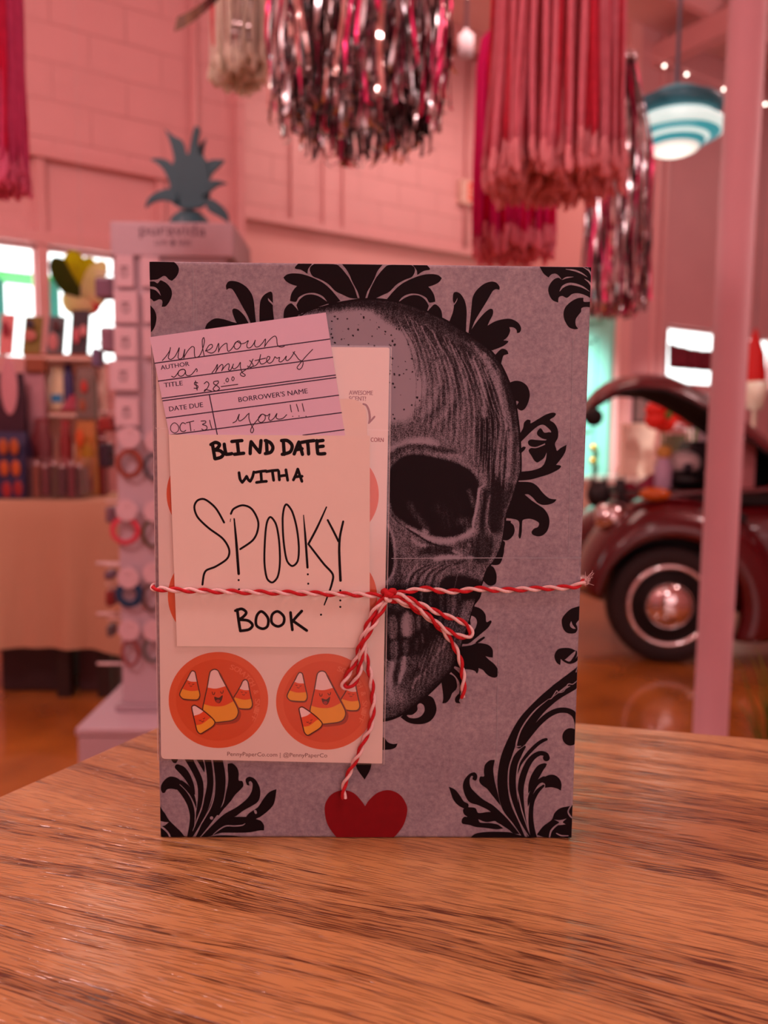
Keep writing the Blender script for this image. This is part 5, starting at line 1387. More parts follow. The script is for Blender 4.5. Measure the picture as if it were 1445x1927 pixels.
# clear bin of packets
bx0, bx1 = at_y(52, 900, TY).x, at_y(154, 900, TY).x; bz1 = at_y(100, 862, TY).z
bn = thing('clear_bin', 'clear acrylic bin of small dark packets at the table edge', 'bin', ((bx0 + bx1) / 2, TY + .1, TB))
M_ACR = clear('acrylic', .06, .05)
MB().box((bx0, TY, TB), (bx1, TY + .006, bz1)).box((bx0, TY + .16, TB), (bx1, TY + .166, bz1)).box((bx0, TY + .006, TB), (bx0 + .006, TY + .16, bz1)).box((bx1 - .006, TY + .006, TB), (bx1, TY + .16, bz1)).box((bx0, TY, TB + .0), (bx1, TY + .166, TB + .006)).build('tray', M_ACR, bn)
for i, (f_, col, nm) in enumerate(((.06, (124, 64, 40), 'tan'), (.22, (96, 30, 44), 'wine red'), (.38, (70, 60, 40), 'olive'), (.54, (60, 30, 46), 'plum'), (.70, (110, 30, 50), 'crimson'), (.85, (58, 44, 40), 'brown'))):
    x = bx0 + (bx1 - bx0) * f_
    o = thing('small_packet', '%s packet standing in the clear acrylic bin' % nm, 'packet', (x, TY + .06, TB + .006), group='packets in the clear bin')
    MB().cbox((x + .014, TY + .075, TB + .006 + .075), (.027, .10, .15 - .02 * (i % 2)), rz=.1 * (i % 3 - 1)).build('pouch', mat('bin_' + nm.replace(' ', '_'), col, .3, var=.3, scale=60), o, bevel=.005)
    MB().ball((x + .014, TY + .03, TB + .16 - .01 * (i % 2)), .011, 0, 10).build('glass_bead', mat('glass_bead', (220, 214, 220), .1, metal=.6), o)
# at the frame's edge: bags
lump('tote_bag', 'navy tote bag with orange dots standing on the beige tablecloth', 'bag', (-30, 812, 48, 940), TY + .02, .12, (36, 36, 78), 'bag', base=TB,
     extra=many(*[blot('dot', c, u, v, u + .24, v + .24) for u, v, c in ((.36, .10, (176, 90, 40)), (.64, .10, (176, 90, 40)), (.36, .42, (190, 92, 40)), (.66, .42, (190, 92, 40)), (.40, .74, (160, 40, 44)), (.7, .72, (150, 40, 44)))]))
lump('drawstring_pouch', 'dark plum pouch behind the navy tote bag', 'pouch', (-24, 700, 46, 820), TY + .15, .06, (56, 24, 44), 'bag', base=TB, extra=blot('swing_tag', (206, 150, 160), .36, -.12, .86, .34, 'disc'))
tp = lump('tasselled_pouch', 'pale fringed pouch with a brown top behind the dark plum pouch', 'pouch', (38, 690, 84, 800), TY + .245, .05, (188, 140, 150), 'bag', base=TB)
p0_ = at_y(40, 672, TY + .21); p1_ = at_y(78, 700, TY + .21)
MB().box((p0_.x, TY + .238, p1_.z), (p1_.x, TY + .298, p0_.z)).build('flap', mat('tan_flap', (150, 84, 56), .6), tp, bevel=.008)

# foil flower balloon hanging at the window
fc = at_y(152, 560, TY + .55)
fb = thing('paper_flower', 'yellow green paper flower hanging before the bright window', 'paper flower', (fc.x, fc.y, fc.z - .2))
MF = [yarn_mat('petal_olive', (214, 214, 40)), yarn_mat('petal_lemon', (255, 252, 190)), yarn_mat('petal_dark', (84, 96, 40)), yarn_mat('petal_rose', (232, 70, 104))]
for k, (ax, ay, w_, mi) in enumerate(((105, 495, .05, 2), (135, 482, .055, 0), (165, 492, .05, 0), (192, 500, .04, 1), (130, 530, .05, 0), (190, 545, .055, 1), (150, 590, .055, 1), (122, 575, .05, 1), (180, 580, .045, 3))):
    e_ = at_y(ax, ay, TY + .55); dv = e_ - fc; L_ = dv.length; an = math.atan2(dv.z, dv.x)
    Mx = Matrix.Translation((fc.x, fc.y + .01 * (k % 3), fc.z)) @ Matrix.Rotation(-an, 4, 'Y')
    m = MB().ball((0, 0, 0), .5, 0, 12, (L_ * 1.2, w_ * 1.3, w_ * 2.6))
    MB().add([Mx @ (p + Vector((L_ * .55, 0, 0))) for p in m.v], m.f, 0, True).build('petal', MF[mi], fb)
MB().tube([fc + Vector((0, .02, .04)), Vector((fc.x, fc.y + .02, H - .14))], .0012, 4).build('string', mat('clear_thread', (210, 190, 190), .4), fb)

# outside the window: a green awning on posts
M_GRN = mat('green_awning_canvas', (20, 190, 70), .6, var=.1); M_TPOST = mat('teal_post_paint', (20, 150, 140), .5)
aw = thing('awning', 'green awning on teal posts across the street, seen through the window', 'awning', tuple(wp(.1, -2.2, 0)))
def wall_box(px0, py0, px1, py1, v, d_):
    u0, z1 = at_wall(px0, py0, v); u1, z0 = at_wall(px1, py1, v)
    m = MB()
    for a_ in (v, v - d_):
        pass
    c = [wp(u, vv, z) for z in (z0, z1) for u, vv in ((u0, v), (u1, v), (u1, v - d_), (u0, v - d_))]
    return m.add(c, [(0, 3, 2, 1), (4, 5, 6, 7), (0, 1, 5, 4), (1, 2, 6, 5), (2, 3, 7, 6), (3, 0, 4, 7)])
wall_box(-60, 502, 120, 524, -2.2, .5).build('canopy', M_GRN, aw)
for x0, x1 in ((-4, 12), (96, 116)):
    u0, _ = at_wall(x0, 560, -2.2); u1, _ = at_wall(x1, 560, -2.2); zt = at_wall(x0, 520, -2.2)[1]
    c = [wp(u, vv, z) for z in (0, zt) for u, vv in ((u0, -2.3), (u1, -2.3), (u1, -2.4), (u0, -2.4))]
    MB().add(c, [(0, 3, 2, 1), (4, 5, 6, 7), (0, 1, 5, 4), (1, 2, 6, 5), (2, 3, 7, 6), (3, 0, 4, 7)]).build('post', M_TPOST, aw)
# ------------------------------------------------------------------ things hanging from the ceiling
def cord_up(o, x, y, z, r=.002, m=None):
    MB().tube([Vector((x, y, z)), Vector((x, y, H - .02))], r, 5).build('cord', m or mat('grey_cord', (150, 120, 124), .5), o)
def tassel(name, label, px0, px1, ytop, ybot, y, rgb, tip, n=300, seed=1, r=.0032, bulge=1.0, flare=.0, ragged=.10):
    rg = random.Random(seed)
    xa = at_y(px0, (ytop + ybot) / 2, y).x; xb = at_y(px1, (ytop + ybot) / 2, y).x
    z1 = at_y((px0 + px1) / 2, ytop, y).z; z0 = at_y((px0 + px1) / 2, ybot, y).z
    cx_, R = (xa + xb) / 2, (xb - xa) / 2
    o = thing(name, label, 'tassel', (cx_, y, z0), group=None)
    L_ = z1 - z0
    groups = [MB() for _ in range(5)]; tips = MB()
    for k in range(n):
        an = rg.random() * 2 * PI; q_ = math.sqrt(rg.random()); rr = R * q_
        zb = z0 + L_ * ragged * rg.random() * (1.2 - .5 * q_) + .02 * L_ * (1 - q_) * 0
        ex, ey = rr * math.cos(an), rr * math.sin(an)
        P = []
        ph = rg.random() * 6
        for i in range(9):
            t = i / 8
            s = (1 - (1 - min(1, t * 5)) ** 2) if t < .2 else 1.0
            s = .25 + .75 * s
            s *= 1 + flare * (t - .2)
            P.append(Vector((cx_ + ex * s + .004 * math.sin(ph + t * 5) * t, y + ey * s + .004 * math.cos(ph + t * 4) * t, z1 + (zb - z1) * t)))
        groups[k % 5].tube(P, r * rg.uniform(.7, 1.15), 5, 1 if rg.random() < .28 else 0)
        e_ = P[-1]; dn = (P[-1] - P[-2]).normalized(); q2 = Vector((rg.uniform(-.004, .004), rg.uniform(-.004, .004), 0))
        tips.tube([e_ - dn * .026, e_ - dn * .008, e_ + dn * .007 + q2, e_ + dn * .015 + q2 * 2], [r * .9, r * 1.2, r * 1.3, r * .6], 6, 0)
    big = MB()
    for g in groups:
        b0 = len(big.v); big.v += g.v; big.f += [[b0 + i for i in f] for f in g.f]; big.m += g.m; big.sm += g.sm
    ms = yarn_mat(name + '_yarn_%d_%d_%d' % rgb, rgb)
    deep = tuple(int(c * f) for c, f in zip(rgb, (.94, .5, .6)))
    fr = big.build('fringe', [ms, yarn_mat(name + '_yarn_%d_%d_%d' % deep, deep)], o, fix=False)
    tips.build('pale_end', yarn_mat('yarn_end_%d_%d_%d' % tip, tip, .06), fr, fix=False)  # strand ends in the paler tip colour
    MB().lathe([(R * .3, 0), (R * .34, -.02), (R * .3, -.05), (R * .22, .03), (.004, .05)], (cx_, y, z1), 18).build('knot', ms, o)
    cord_up(o, cx_, y, z1 + .04)
    return o
tassel('yarn_tassel', 'long salmon pink yarn tassel hanging in front of a hot pink one', 928, 1168, -150, 352, 1.0, (255, 166, 182), (255, 190, 196), 330, 1, .0044, flare=.14)
tassel('yarn_tassel', 'hot pink yarn tassel hanging behind the salmon pink one', 896, 1048, 22, 482, 1.55, (255, 60, 150), (255, 170, 188), 300, 2, .0044)
tassel('yarn_tassel', 'hot pink yarn tassel cut off by the edge, over the strip of windows', -70, 40, -140, 352, 1.35, (255, 112, 168), (255, 150, 190), 280, 3, .0044)
tassel('yarn_tassel', 'cream yarn tassel beside the silver tinsel chandelier', 392, 508, -120, 148, 1.7, (255, 248, 228), (255, 250, 236), 150, 4, .0064, ragged=.16)

TM = [mat('tinsel_silver', (196, 194, 196), .20, metal=1.0, var=.1), mat('tinsel_dark', (92, 84, 84), .2, metal=1.0, var=.15), mat('tinsel_pink', (244, 60, 128), .3, metal=.6, var=.1), mat('tinsel_pearl', (244, 232, 226), .12, metal=1.0, var=.05)]
def tinsel(label, px0, px1, ytop, ybot, y, n, seed, w_, weights, taper=.16, splay=0.0):
    rg = random.Random(seed)
    xa = at_y(px0, (ytop + ybot) / 2, y).x; xb = at_y(px1, (ytop + ybot) / 2, y).x
    z1 = at_y((px0 + px1) / 2, ytop, y).z; z0 = at_y((px0 + px1) / 2, ybot, y).z
    cx_, R = (xa + xb) / 2, (xb - xa) / 2
    o = thing('tinsel_tassel', label, 'tinsel', (cx_, y, z0))
    L_ = z1 - z0; mb = MB()
    for k in range(n):
        an = rg.random() * 2 * PI; q_ = rg.random() ** .42; rr = R * q_
        end = z0 + L_ * (taper * q_ ** 2.2 * rg.uniform(.4, 1.5) + .10 * rg.random() ** 2)
        ph, f1, tw_ = rg.random() * 6, rg.uniform(4, 11), rg.uniform(-7, 7)
        P = []; N = []
        m = 16
        for i in range(m + 1):
            t = i / m
            s = min(1.0, .35 + t * 1.6)
            P.append(Vector((cx_ + rr * math.cos(an) * s + .006 * math.sin(ph + f1 * t) * (.3 + t), y + rr * math.sin(an) * s + .006 * math.cos(ph * 2 + f1 * t), z1 + (end - z1) * t)))
            a2 = ph + tw_ * t
            N.append(Vector((math.cos(a2), math.sin(a2), .12 * math.sin(ph + 9 * t))).normalized())
        # the cut end curls up a little and catches the light
        P.append(P[-1] + Vector((rg.uniform(-.012, .012), rg.uniform(-.012, .012), -.004))); N.append(N[-1])
        mb.strip(P, w_ * rg.uniform(.6, 1.2), N, rg.choices(range(4), weights)[0])
    mb.build('fringe', TM, o, fix=False)
    MB().lathe([(R * .36, 0), (R * .36, .025), (.01, .035)], (cx_, y, z1), 20).build('hoop', TM[0], o)
    cord_up(o, cx_, y, z1 + .03)
    return o
o = tinsel('large silver tinsel chandelier hanging above the wrapped book', 506, 846, -190, 300, 1.2, 430, 5, .0078, (6, 2.8, .9, 1.3), .22)
# a stray strip of the same tinsel sticking out sideways
P = [at_y(x, y_, 1.25) for x, y_ in ((470, -60), (420, -20), (390, 8), (365, 28), (345, 40), (330, 46))]
MB().strip(P, .026, [Vector((.35, -.4, .85)).normalized() for _ in P]).build('stray_strip', TM[0], o, fix=False)
for x, y0_, y1_ in ((452, -40, 100), (470, -50, 80), (440, -30, 116)):
    P = [at_y(x + 3 * math.sin(k), y0_ + (y1_ - y0_) * k / 6, 1.6) for k in range(7)]
    MB().strip(P, .008, [Vector((math.cos(k * .9 + x), math.sin(k * .9 + x), 0)) for k in range(7)]).build('stray_strip', TM[1], o, fix=False)
tinsel('silver and hot pink tinsel tassel between the yarn tassels and the round column', 1104, 1226, 120, 600, 2.35, 300, 6, .0085, (5, 2.0, 2.8, 1.0), .05)

# ------------------------------------------------------------------ pendant lamps
M_LT = mat('teal_lamp_enamel', (96, 200, 214), .35, var=.05, scale=10); M_LD = mat('dark_teal_band', (48, 124, 140), .35, var=.08, scale=10)
M_LG = mat('pressed_glass_reflector', (196, 236, 236), .15, var=.05, emit=.75, emit_rgb=(226, 248, 240)); M_LB = mat('lamp_diffuser', (250, 250, 240), .4, emit=.62, emit_rgb=(246, 252, 240))
M_LI = mat('aqua_inner_ring', (70, 196, 210), .3, emit=.3)
def lamp(label, px, py, wpx, y, watts):
    c = at_y(px, py, y); R = px_size(wpx, y) / 2
    o = thing('pendant_lamp', label, 'lamp', (c.x, y, c.z - R * .42))
    C3_ = (c.x, y, c.z)
    MB().lathe([(.02 * R, .80 * R), (.10 * R, .80 * R), (.14 * R, .72 * R), (.42 * R, .66 * R), (.62 * R, .54 * R), (.66 * R, .50 * R)], C3_, 32).build('cap', M_LT, o)
    MB().lathe([(.66 * R, .50 * R), (.90 * R, .40 * R), (.93 * R, .33 * R), (.86 * R, .12 * R), (.80 * R, .10 * R)], C3_, 40, caps=False).build('metal_band', M_LD, o)
    gl = MB().lathe([(.78 * R, .10 * R), (.84 * R, .04 * R), (.97 * R, -.04 * R), (1.0 * R, -.10 * R), (.96 * R, -.17 * R), (.88 * R, -.22 * R)], C3_, 44, caps=False).build('glass_reflector', M_LG, o)
    MB().lathe([(.88 * R, -.22 * R), (.80 * R, -.25 * R), (.68 * R, -.29 * R)], C3_, 40, caps=False).build('inner_ring', M_LI, gl)
    MB().lathe([(.68 * R, -.29 * R), (.64 * R, -.33 * R), (.60 * R, -.34 * R)], C3_, 40, caps=False).build('glass_step', M_LG, gl)
    MB().lathe([(.60 * R, -.34 * R), (.56 * R, -.42 * R), (.50 * R, -.45 * R)], C3_, 40, caps=False).build('inner_ring', M_LI, gl)
    MB().lathe([(.50 * R, -.45 * R), (.46 * R, -.50 * R), (.34 * R, -.55 * R), (.16 * R, -.575 * R), (1e-6, -.58 * R)], C3_, 40).build('diffuser', M_LB, o)
    MB().tube([Vector((c.x, y, c.z + .80 * R)), Vector((c.x, y, H - .14))], .007, 8).build('stem', mat('grey_blue_stem', (120, 130, 146), .4), o)
    l = bpy.data.lights.new('lamp_glow', 'POINT'); l.energy = watts * .3; l.color = (1.0, .93, .84); l.shadow_soft_size = .12
    lo = bpy.data.objects.new('lamp_glow', l); COL.objects.link(lo); lo.location = (c.x, y, c.z - R * .9)
    return o
lamp('teal and white glass pendant lamp hanging beside the round column', 1270, 236, 176, 2.6, 3.5)
lamp('teal and white glass pendant lamp above the strip of windows, near the ceiling', 130, -170, 190, 2.3, 6)

# ------------------------------------------------------------------ string of small bulbs under the ceiling
fl = thing('light_string', 'string of tiny clear bulbs strung under the pink rafters', 'string lights', tuple(at_y(1180, 98, 3.6)))
BP = [at_y(x, y_, 3.6) for x, y_ in ((880, -8), (936, 6), (1012, 40), (1100, 72), (1180, 98), (1250, 124), (1292, 140), (1362, 168), (1440, 196))]
MB().tube([p + Vector((0, 0, .02)) for p in catmull(BP, 6, False)], .003, 5).build('wire', mat('pale_wire', (206, 150, 150), .5), fl)
for p in BP: MB().ball(p, .007, 0, 10).build('bulb', mat('tiny_bulb', (255, 236, 220), .2, emit=6, emit_rgb=(255, 240, 226)), fl)
# made-up housing for the added fill on the mint door
sl_ = thing('fill_spot', 'small white housing of an added fill light on the mint door', 'fill_spot', tuple(wp(3.3, -.1, 4.1)))
MB().lathe([(.055, 4.02), (.055, 4.16), (.02, 4.18), (.012, H - .14)], (wp(3.3, -.1, 0).x, wp(3.3, -.1, 0).y, 0), 16).build('housing', M_STAND, sl_)
# exit sign on the recess wall
u_, z_ = at_wall(880, 364, RV + .1)
ex = thing('exit_sign', 'white and red exit sign on the recess wall behind the hot pink tassel', 'sign', tuple(wp(u_, RV + .05, z_ - .1)))
def wbx(u0, u1, v0, v1, z0, z1):
    c = [wp(u, v, z) for z in (z0, z1) for u, v in ((u0, v1), (u1, v1), (u1, v0), (u0, v0))]
    return MB().add(c, [(0, 3, 2, 1), (4, 5, 6, 7), (0, 1, 5, 4), (1, 2, 6, 5), (2, 3, 7, 6), (3, 0, 4, 7)])
wbx(u_ - .09, u_ + .20, RV + .06, RV + .12, z_ - .10, z_ + .11).build('case', mat('sign_white', (226, 190, 176), .5), ex)
wbx(u_ - .01, u_ + .19, RV + .12, RV + .124, z_ - .07, z_ + .09).build('face', mat('sign_red', (220, 70, 50), .5, emit=.25), ex)
vs, fs, (x0, x1, y0, y1) = text_mesh('EXIT')
MB().add([wp(u_ + .01 + (v_.x - x0) / (x1 - x0) * .16, RV + .126, z_ - .045 + v_.y * .15) for v_ in vs], fs).build('lettering', mat('sign_letter', (250, 220, 200), .5), ex)
# ------------------------------------------------------------------ the red car with its front lid raised
M_CAR = mat('dark_red_car_paint', (84, 6, 16), .2, var=.06, scale=4, coat=.5)
M_CARIN = mat('black_rubber', (16, 12, 14), .7, var=.1); M_CHROME = mat('chrome', (220, 214, 214), .06, metal=1.0, var=.02)
M_TYRE = mat('tyre_rubber', (34, 24, 26), .7, var=.15, scale=40); M_AMBER = mat('amber_lens', (196, 96, 20), .25, var=.1)
wc = at_z(1255, 1250, 0)
CR = math.radians(-8)
car = thing('car', 'dark red vintage car with its rounded front lid raised, full of goods', 'car', (wc.x, wc.y, 0), CR)
CM = Matrix.Translation((wc.x, wc.y, 0)) @ Matrix.Rotation(CR, 4, 'Z')
CI = CM.inverted()
WR = .317
def wheel(x, y0, sgn=1, name='wheel'):
    t = MB().lathe([(.20, .02), (.235, -.004), (.285, -.004), (.308, .012), (WR, .035), (WR, .135), (.305, .16), (.22, .16)], (x, y0, WR), 44, 0, 'Y', caps=False).build(name, M_TYRE, car)
    MB().lathe([(.226, .006), (.216, -.008), (.202, -.004), (.195, .012)], (x, y0, WR), 40, 0, 'Y', caps=False).build('trim_ring', M_CHROME, t)
    MB().lathe([(.197, .012), (.194, .03), (.12, .035), (1e-6, .035)], (x, y0, WR), 36, 0, 'Y').build('rim', M_CARIN, t)
    MB().lathe([(.128, .028), (.130, .008), (.120, -.018), (.085, -.042), (.04, -.052), (1e-6, -.054)], (x, y0, WR), 36, 0, 'Y').build('hub_cap', M_CHROME, t)
    for k in range(8):
        a_ = 2 * PI * k / 8
        MB().lathe([(.014, .005), (.012, .02)], (x + .157 * math.cos(a_), y0 + .01, WR + .157 * math.sin(a_)), 10, 0, 'Y').build('rim_slot', mat('grey_slot', (90, 84, 84), .4, metal=.6), t)
wheel(0, 0)
def fender(xo, front, rear, ys=1, yo=0.0, top=.575, lo=6):
    """mudguard swept round the wheel: profile across, ellipse along"""
    prof = [(.365, .05), (.365, .0), (.372, -.03), (.40, -.045), (.45, -.035), (.50, .01), (.545, .09), (.57, .19), (top, .30), (top, .42)]
    n = 40; vs = []
    for k in range(n + 1):
        th = math.radians(lo + (204 - lo) * k / n)          # from the front bottom, over, to the rear bottom
        cx_, sz = math.cos(PI - th), math.sin(th)
        for r_, yy in prof:
            f = (r_ - .365) / (top - .365)
            rx = .365 + (front - .365) * f if cx_ < 0 else .365 + (rear - .365) * f * (1 + .25 * max(0, -sz + .3))
            rz = r_
            vs.append((xo + cx_ * rx, yo + ys * yy, WR + sz * rz if sz > 0 else WR + sz * .42))
    m = len(prof)
    mb = MB(); mb.add(vs, [(k*m + j, k*m + j + 1, (k+1)*m + j + 1, (k+1)*m + j) for k in range(n) for j in range(m - 1)], 0, True)
    o = mb.build('mudguard', M_CAR, car)
    md = o.modifiers.new('thick', 'SOLIDIFY'); md.thickness = .006; md.offset = -1
    return o
fender(0, .47, .66)
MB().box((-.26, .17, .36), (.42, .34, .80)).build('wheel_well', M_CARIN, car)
# front body: nose, tub sides, cowl; local frame x to the rear, y away
def loft(sections, name, m, closed_ends=True, n=28):
    mb = MB(); vs = []
    for x, w_, z0, z1, e_ in sections:
        for k in range(n):
            a_ = 2 * PI * k / n
            c, s = math.cos(a_), math.sin(a_)
            vs.append((x, .70 + w_ * math.copysign(abs(c) ** e_, c), (z0 + z1) / 2 + (z1 - z0) / 2 * math.copysign(abs(s) ** e_, s)))
    q_ = len(sections)
    fs = [(i*n + k, i*n + (k+1) % n, (i+1)*n + (k+1) % n, (i+1)*n + k) for i in range(q_ - 1) for k in range(n)]
    fs += [tuple(range(n)), tuple((q_-1)*n + k for k in range(n))]
    mb.add(vs, fs, 0, True)
    return mb.build(name, m, car)
loft([(-.47, .10, .32, .58, .8), (-.42, .26, .26, .70, .7), (-.30, .36, .22, .80, .6), (-.10, .40, .20, .825, .5), (.30, .43, .20, .835, .45), (.74, .50, .20, .838, .4), (.78, .52, .20, .95, .4), (1.0, .62, .20, .98, .4), (1.3, .68, .20, 1.0, .4), (2.3, .70, .20, 1.0, .4), (2.9, .66, .22, .95, .45), (3.3, .5, .26, .86, .5), (3.55, .3, .32, .70, .6), (3.62, .1, .4, .6, .8)], 'body_shell', M_CAR)
loft([(.86, .50, .96, 1.0, .6), (1.02, .54, .96, 1.16, .55), (1.25, .55, .96, 1.38, .5), (1.55, .55, .96, 1.49, .5), (2.0, .55, .96, 1.48, .5), (2.4, .53, .94, 1.34, .5), (2.8, .46, .90, 1.12, .6), (3.0, .4, .86, .98, .7)], 'cabin', M_CAR)
MG = mat('dark_car_glass', (24, 22, 26), .06, var=.05)
for P in ([(1.12, 1.02), (1.34, 1.36), (1.72, 1.42), (1.72, 1.02)], [(1.80, 1.02), (1.80, 1.42), (2.15, 1.36), (2.42, 1.04)]):
    MB().extrude([Vector((x, .138, z)) for x, z in P], (0, .03, 0)).build('side_window', MG, car, bevel=.008)
MB().extrude([Vector((1.0, .30, 1.02)), Vector((1.0, 1.10, 1.02)), Vector((1.27, 1.05, 1.37)), Vector((1.27, .35, 1.37))], (-.03, 0, .02)).build('windscreen', MG, car)
MB().box((.50, .02, .20), (2.2, .16, .25)).build('running_board', M_CARIN, car, bevel=.01)
MB().tube([Vector((.55, .13, .925)), Vector((1.1, .045, .935)), Vector((2.3, .02, .935))], .012, 8).build('belt_moulding', M_CHROME, car)
wheel(2.40, 0, name='wheel')
fender(2.40, .60, .62)
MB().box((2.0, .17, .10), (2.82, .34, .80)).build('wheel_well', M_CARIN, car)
MB().lathe([(1e-6, -.05), (.05, -.045), (.075, -.02), (.082, .03), (.082, .10)], (-.33, .17, .77), 24, 0, 'X').build('headlamp', M_CHROME, car)
MB().tube(catmull([Vector((-.40, .05, .42)), Vector((-.60, .20, .40)), Vector((-.66, .70, .39)), Vector((-.60, 1.2, .40)), Vector((-.40, 1.35, .42))], 6, False), .032, 10).build('bumper', M_CHROME, car)
# open luggage tub with black lining
MB().box((-.22, .36, .84), (.72, 1.04, .892)).build('luggage_tray', M_CARIN, car)
tp_ = [Vector((-.28, .40, .86)), Vector((0, .33, .89)), Vector((.4, .28, .915)), (Vector((.75, .24, .95)))]
MB().tube(catmull(tp_, 6, False), .016, 8).build('tub_rim', M_CAR, car)
# turn signal on the mudguard
tl = MB().ball((0, 0, 0), .5, 0, 12, (.17, .085, .075))
ts = CI @ at_y(1232, 930, wc.y + .12)
MB().add([p + Vector((ts.x, ts.y, ts.z)) for p in tl.v], tl.f, 0, True).build('turn_signal', M_AMBER, car)
# raised lid: arched shell with a dark inside
lp = [(1106, 752), (1122, 733), (1142, 718), (1170, 707), (1210, 700), (1255, 705), (1300, 725), (1340, 751), (1385, 783), (1445, 832), (1500, 880)]
lp = [CI @ at_y(x, y_, wc.y + .62) for x, y_ in lp]
le = [(1104, 790), (1122, 768), (1145, 751), (1172, 740), (1210, 734), (1258, 738), (1300, 756), (1340, 780), (1385, 812), (1445, 858), (1505, 900)]
le = [CI @ at_y(x, y_ - (9 if x > 1150 else 3), wc.y + .30) for x, y_ in le]
def lid(off):
    vs = []; m = 13
    for i, (c, e_) in enumerate(zip(lp, le)):
        hw = .34 * min(1, .35 + i * .22)
        for j in range(m):
            s = -1 + 2 * j / (m - 1)
            z = e_.z + (c.z - e_.z) * (1 - abs(s) ** 2.2)
            vs.append(Vector((c.x + (e_.x - c.x) * abs(s) ** 2, .70 + hw * s, z - off)))
    return MB().add(vs, [(i*m + j, i*m + j + 1, (i+1)*m + j + 1, (i+1)*m + j) for i in range(len(lp) - 1) for j in range(m - 1)], 0, True)
hd_ = lid(0).build('front_lid', M_CAR, car)
md = hd_.modifiers.new('thick', 'SOLIDIFY'); md.thickness = .012; md.offset = -1
ln_ = lid(.014).build('lid_lining', M_CARIN, hd_)
md = ln_.modifiers.new('thick', 'SOLIDIFY'); md.thickness = .014; md.offset = -1
hl = CI @ at_y(1117, 785, wc.y + .5)
MB().ball((hl.x, hl.y, hl.z), .055, 0, 12).build('lid_handle', M_CARIN, hd_)
MB().tube([Vector((.74, .34, .96)), Vector((.60, .36, 1.12)), Vector((le[9].x, .36, le[9].z))], .012, 6).build('lid_hinge', M_CARIN, hd_)

# ------------------------------------------------------------------ goods set out in the open front of the car
ZT = .892
def inlug(name, label, cat, box, yl, depth, rgb, shape='box', group='goods in the open front of the car', extra=None, base=ZT):
    y = wc.y + yl
    o = lump(name, label, cat, box, y, depth, rgb, shape, group, base=base, extra=extra)
    return o
def cat_ears(rgb):
    def f(o, a_, b_, y, depth, z0, z1):
        w_ = b_.x - a_.x
        for s in (.25, .75):
            MB().lathe([(w_ * .14, 0), (1e-6, .06)], (a_.x + w_ * s, y + depth * .5, z1 - .02), 8).build('ear', mat('ear_%d' % rgb[0], rgb, .8), o)
    return f
inlug('plush_cat', 'black plush cat with pointed ears at the nose of the red car', 'plush toy', (1110, 906, 1154, 945), .36, .12, (18, 14, 18), 'ball', extra=cat_ears((18, 14, 18)), base=.80)
inlug('plush_cat', 'dark grey plush cat just behind the black one at the car nose', 'plush toy', (1160, 902, 1182, 935), .50, .08, (30, 22, 28), 'ball', extra=cat_ears((30, 22, 28)), base=.825)
inlug('cushion', 'crimson cushion between the plush cats and the amber lamp of the car', 'cushion', (1172, 908, 1204, 936), .62, .10, (140, 16, 50), 'ball', base=.83)
inlug('felt_hat', 'magenta felt hat in the open front of the car', 'hat', (1206, 892, 1276, 926), .66, .22, (150, 40, 72), 'cone')
inlug('doll', 'small doll in white with yellow hair standing in the open car front', 'doll', (1238, 862, 1268, 922), .62, .09, (206, 176, 204), 'jar', extra=lambda o, a_, b_, y, d_, z0, z1: MB().ball(((a_.x + b_.x) / 2, y + d_ / 2, z1 + .035), .048, 0, 12, (1, 1, .9)).build('hair', mat('doll_hair', (226, 168, 84), .6), o))
inlug('witch_hat', 'black pointed hat lying under the white plush in the car', 'hat', (1268, 884, 1342, 922), .60, .24, (14, 10, 14), 'ball')
inlug('plush_ghost', 'white fluffy plush with a black face on the black hat', 'plush toy', (1268, 848, 1328, 896), .66, .18, (216, 196, 196), 'ball', extra=blot('face', (40, 34, 48), .3, .5, .6, .8), base=ZT + .09)
inlug('storage_crate', 'dark crate at the back of the open car front', 'crate', (1300, 830, 1372, 925), .85, .2, (44, 26, 34), 'box')
inlug('price_card', 'pink price card standing in the car beside the round column', 'card', (1376, 816, 1420, 905), .55, .02, (216, 138, 142), 'box')
inlug('dark_handbag', 'black handbag behind the pink price card in the car', 'bag', (1396, 858, 1452, 925), .78, .14, (18, 14, 16), 'bag')

# ------------------------------------------------------------------ wall by the car: counter, pictures, flowers, banner
def wthing(name, label, cat, px0, py0, px1, py1, v, d_, rgb, group=None, base=None, rough=.5, emit=0):
    u0, z1 = at_wall(px0, py0, v); u1, z0 = at_wall(px1, py1, v)
    if base is not None: z0 = base
    o = thing(name, label, cat, tuple(wp((u0 + u1) / 2, v - d_ / 2, z0)), group=group)
    return o, u0, u1, z0, z1
M_CREAM = mat('cream_counter', (244, 222, 206), .45, var=.03)
o, u0, u1, z0, z1 = wthing('sales_counter', 'long cream sales counter along the wall behind the red car', 'counter', 1168, 905, 1440, 940, .75, .7, (0, 0, 0))
u1 = u0 + 2.6
wbx(u0, u1, .05, .72, 0, z1 - .04).build('body', M_CREAM, o); wbx(u0 - .03, u1 + .03, .02, .76, z1 - .04, z1).build('worktop', mat('counter_top', (236, 226, 220), .3), o)
CZ = z1
def stand(name, label, cat, px0, py0, px1, v, d_, rgb, group=None, part='panel'):
    o, u0, u1, z0, z1 = wthing(name, label, cat, px0, py0, px1, 900, v, d_, rgb, group, CZ)
    wbx(u0, u1, v - d_, v, CZ, z1).build(part, mat('%s_%d_%d_%d' % ((name,) + rgb), rgb, .5, var=.12, scale=30), o, bevel=.006)
    return o
stand('pegboard_display', 'pale peach display panel on the cream counter', 'display panel', 1176, 796, 1238, .30, .05, (246, 214, 196))
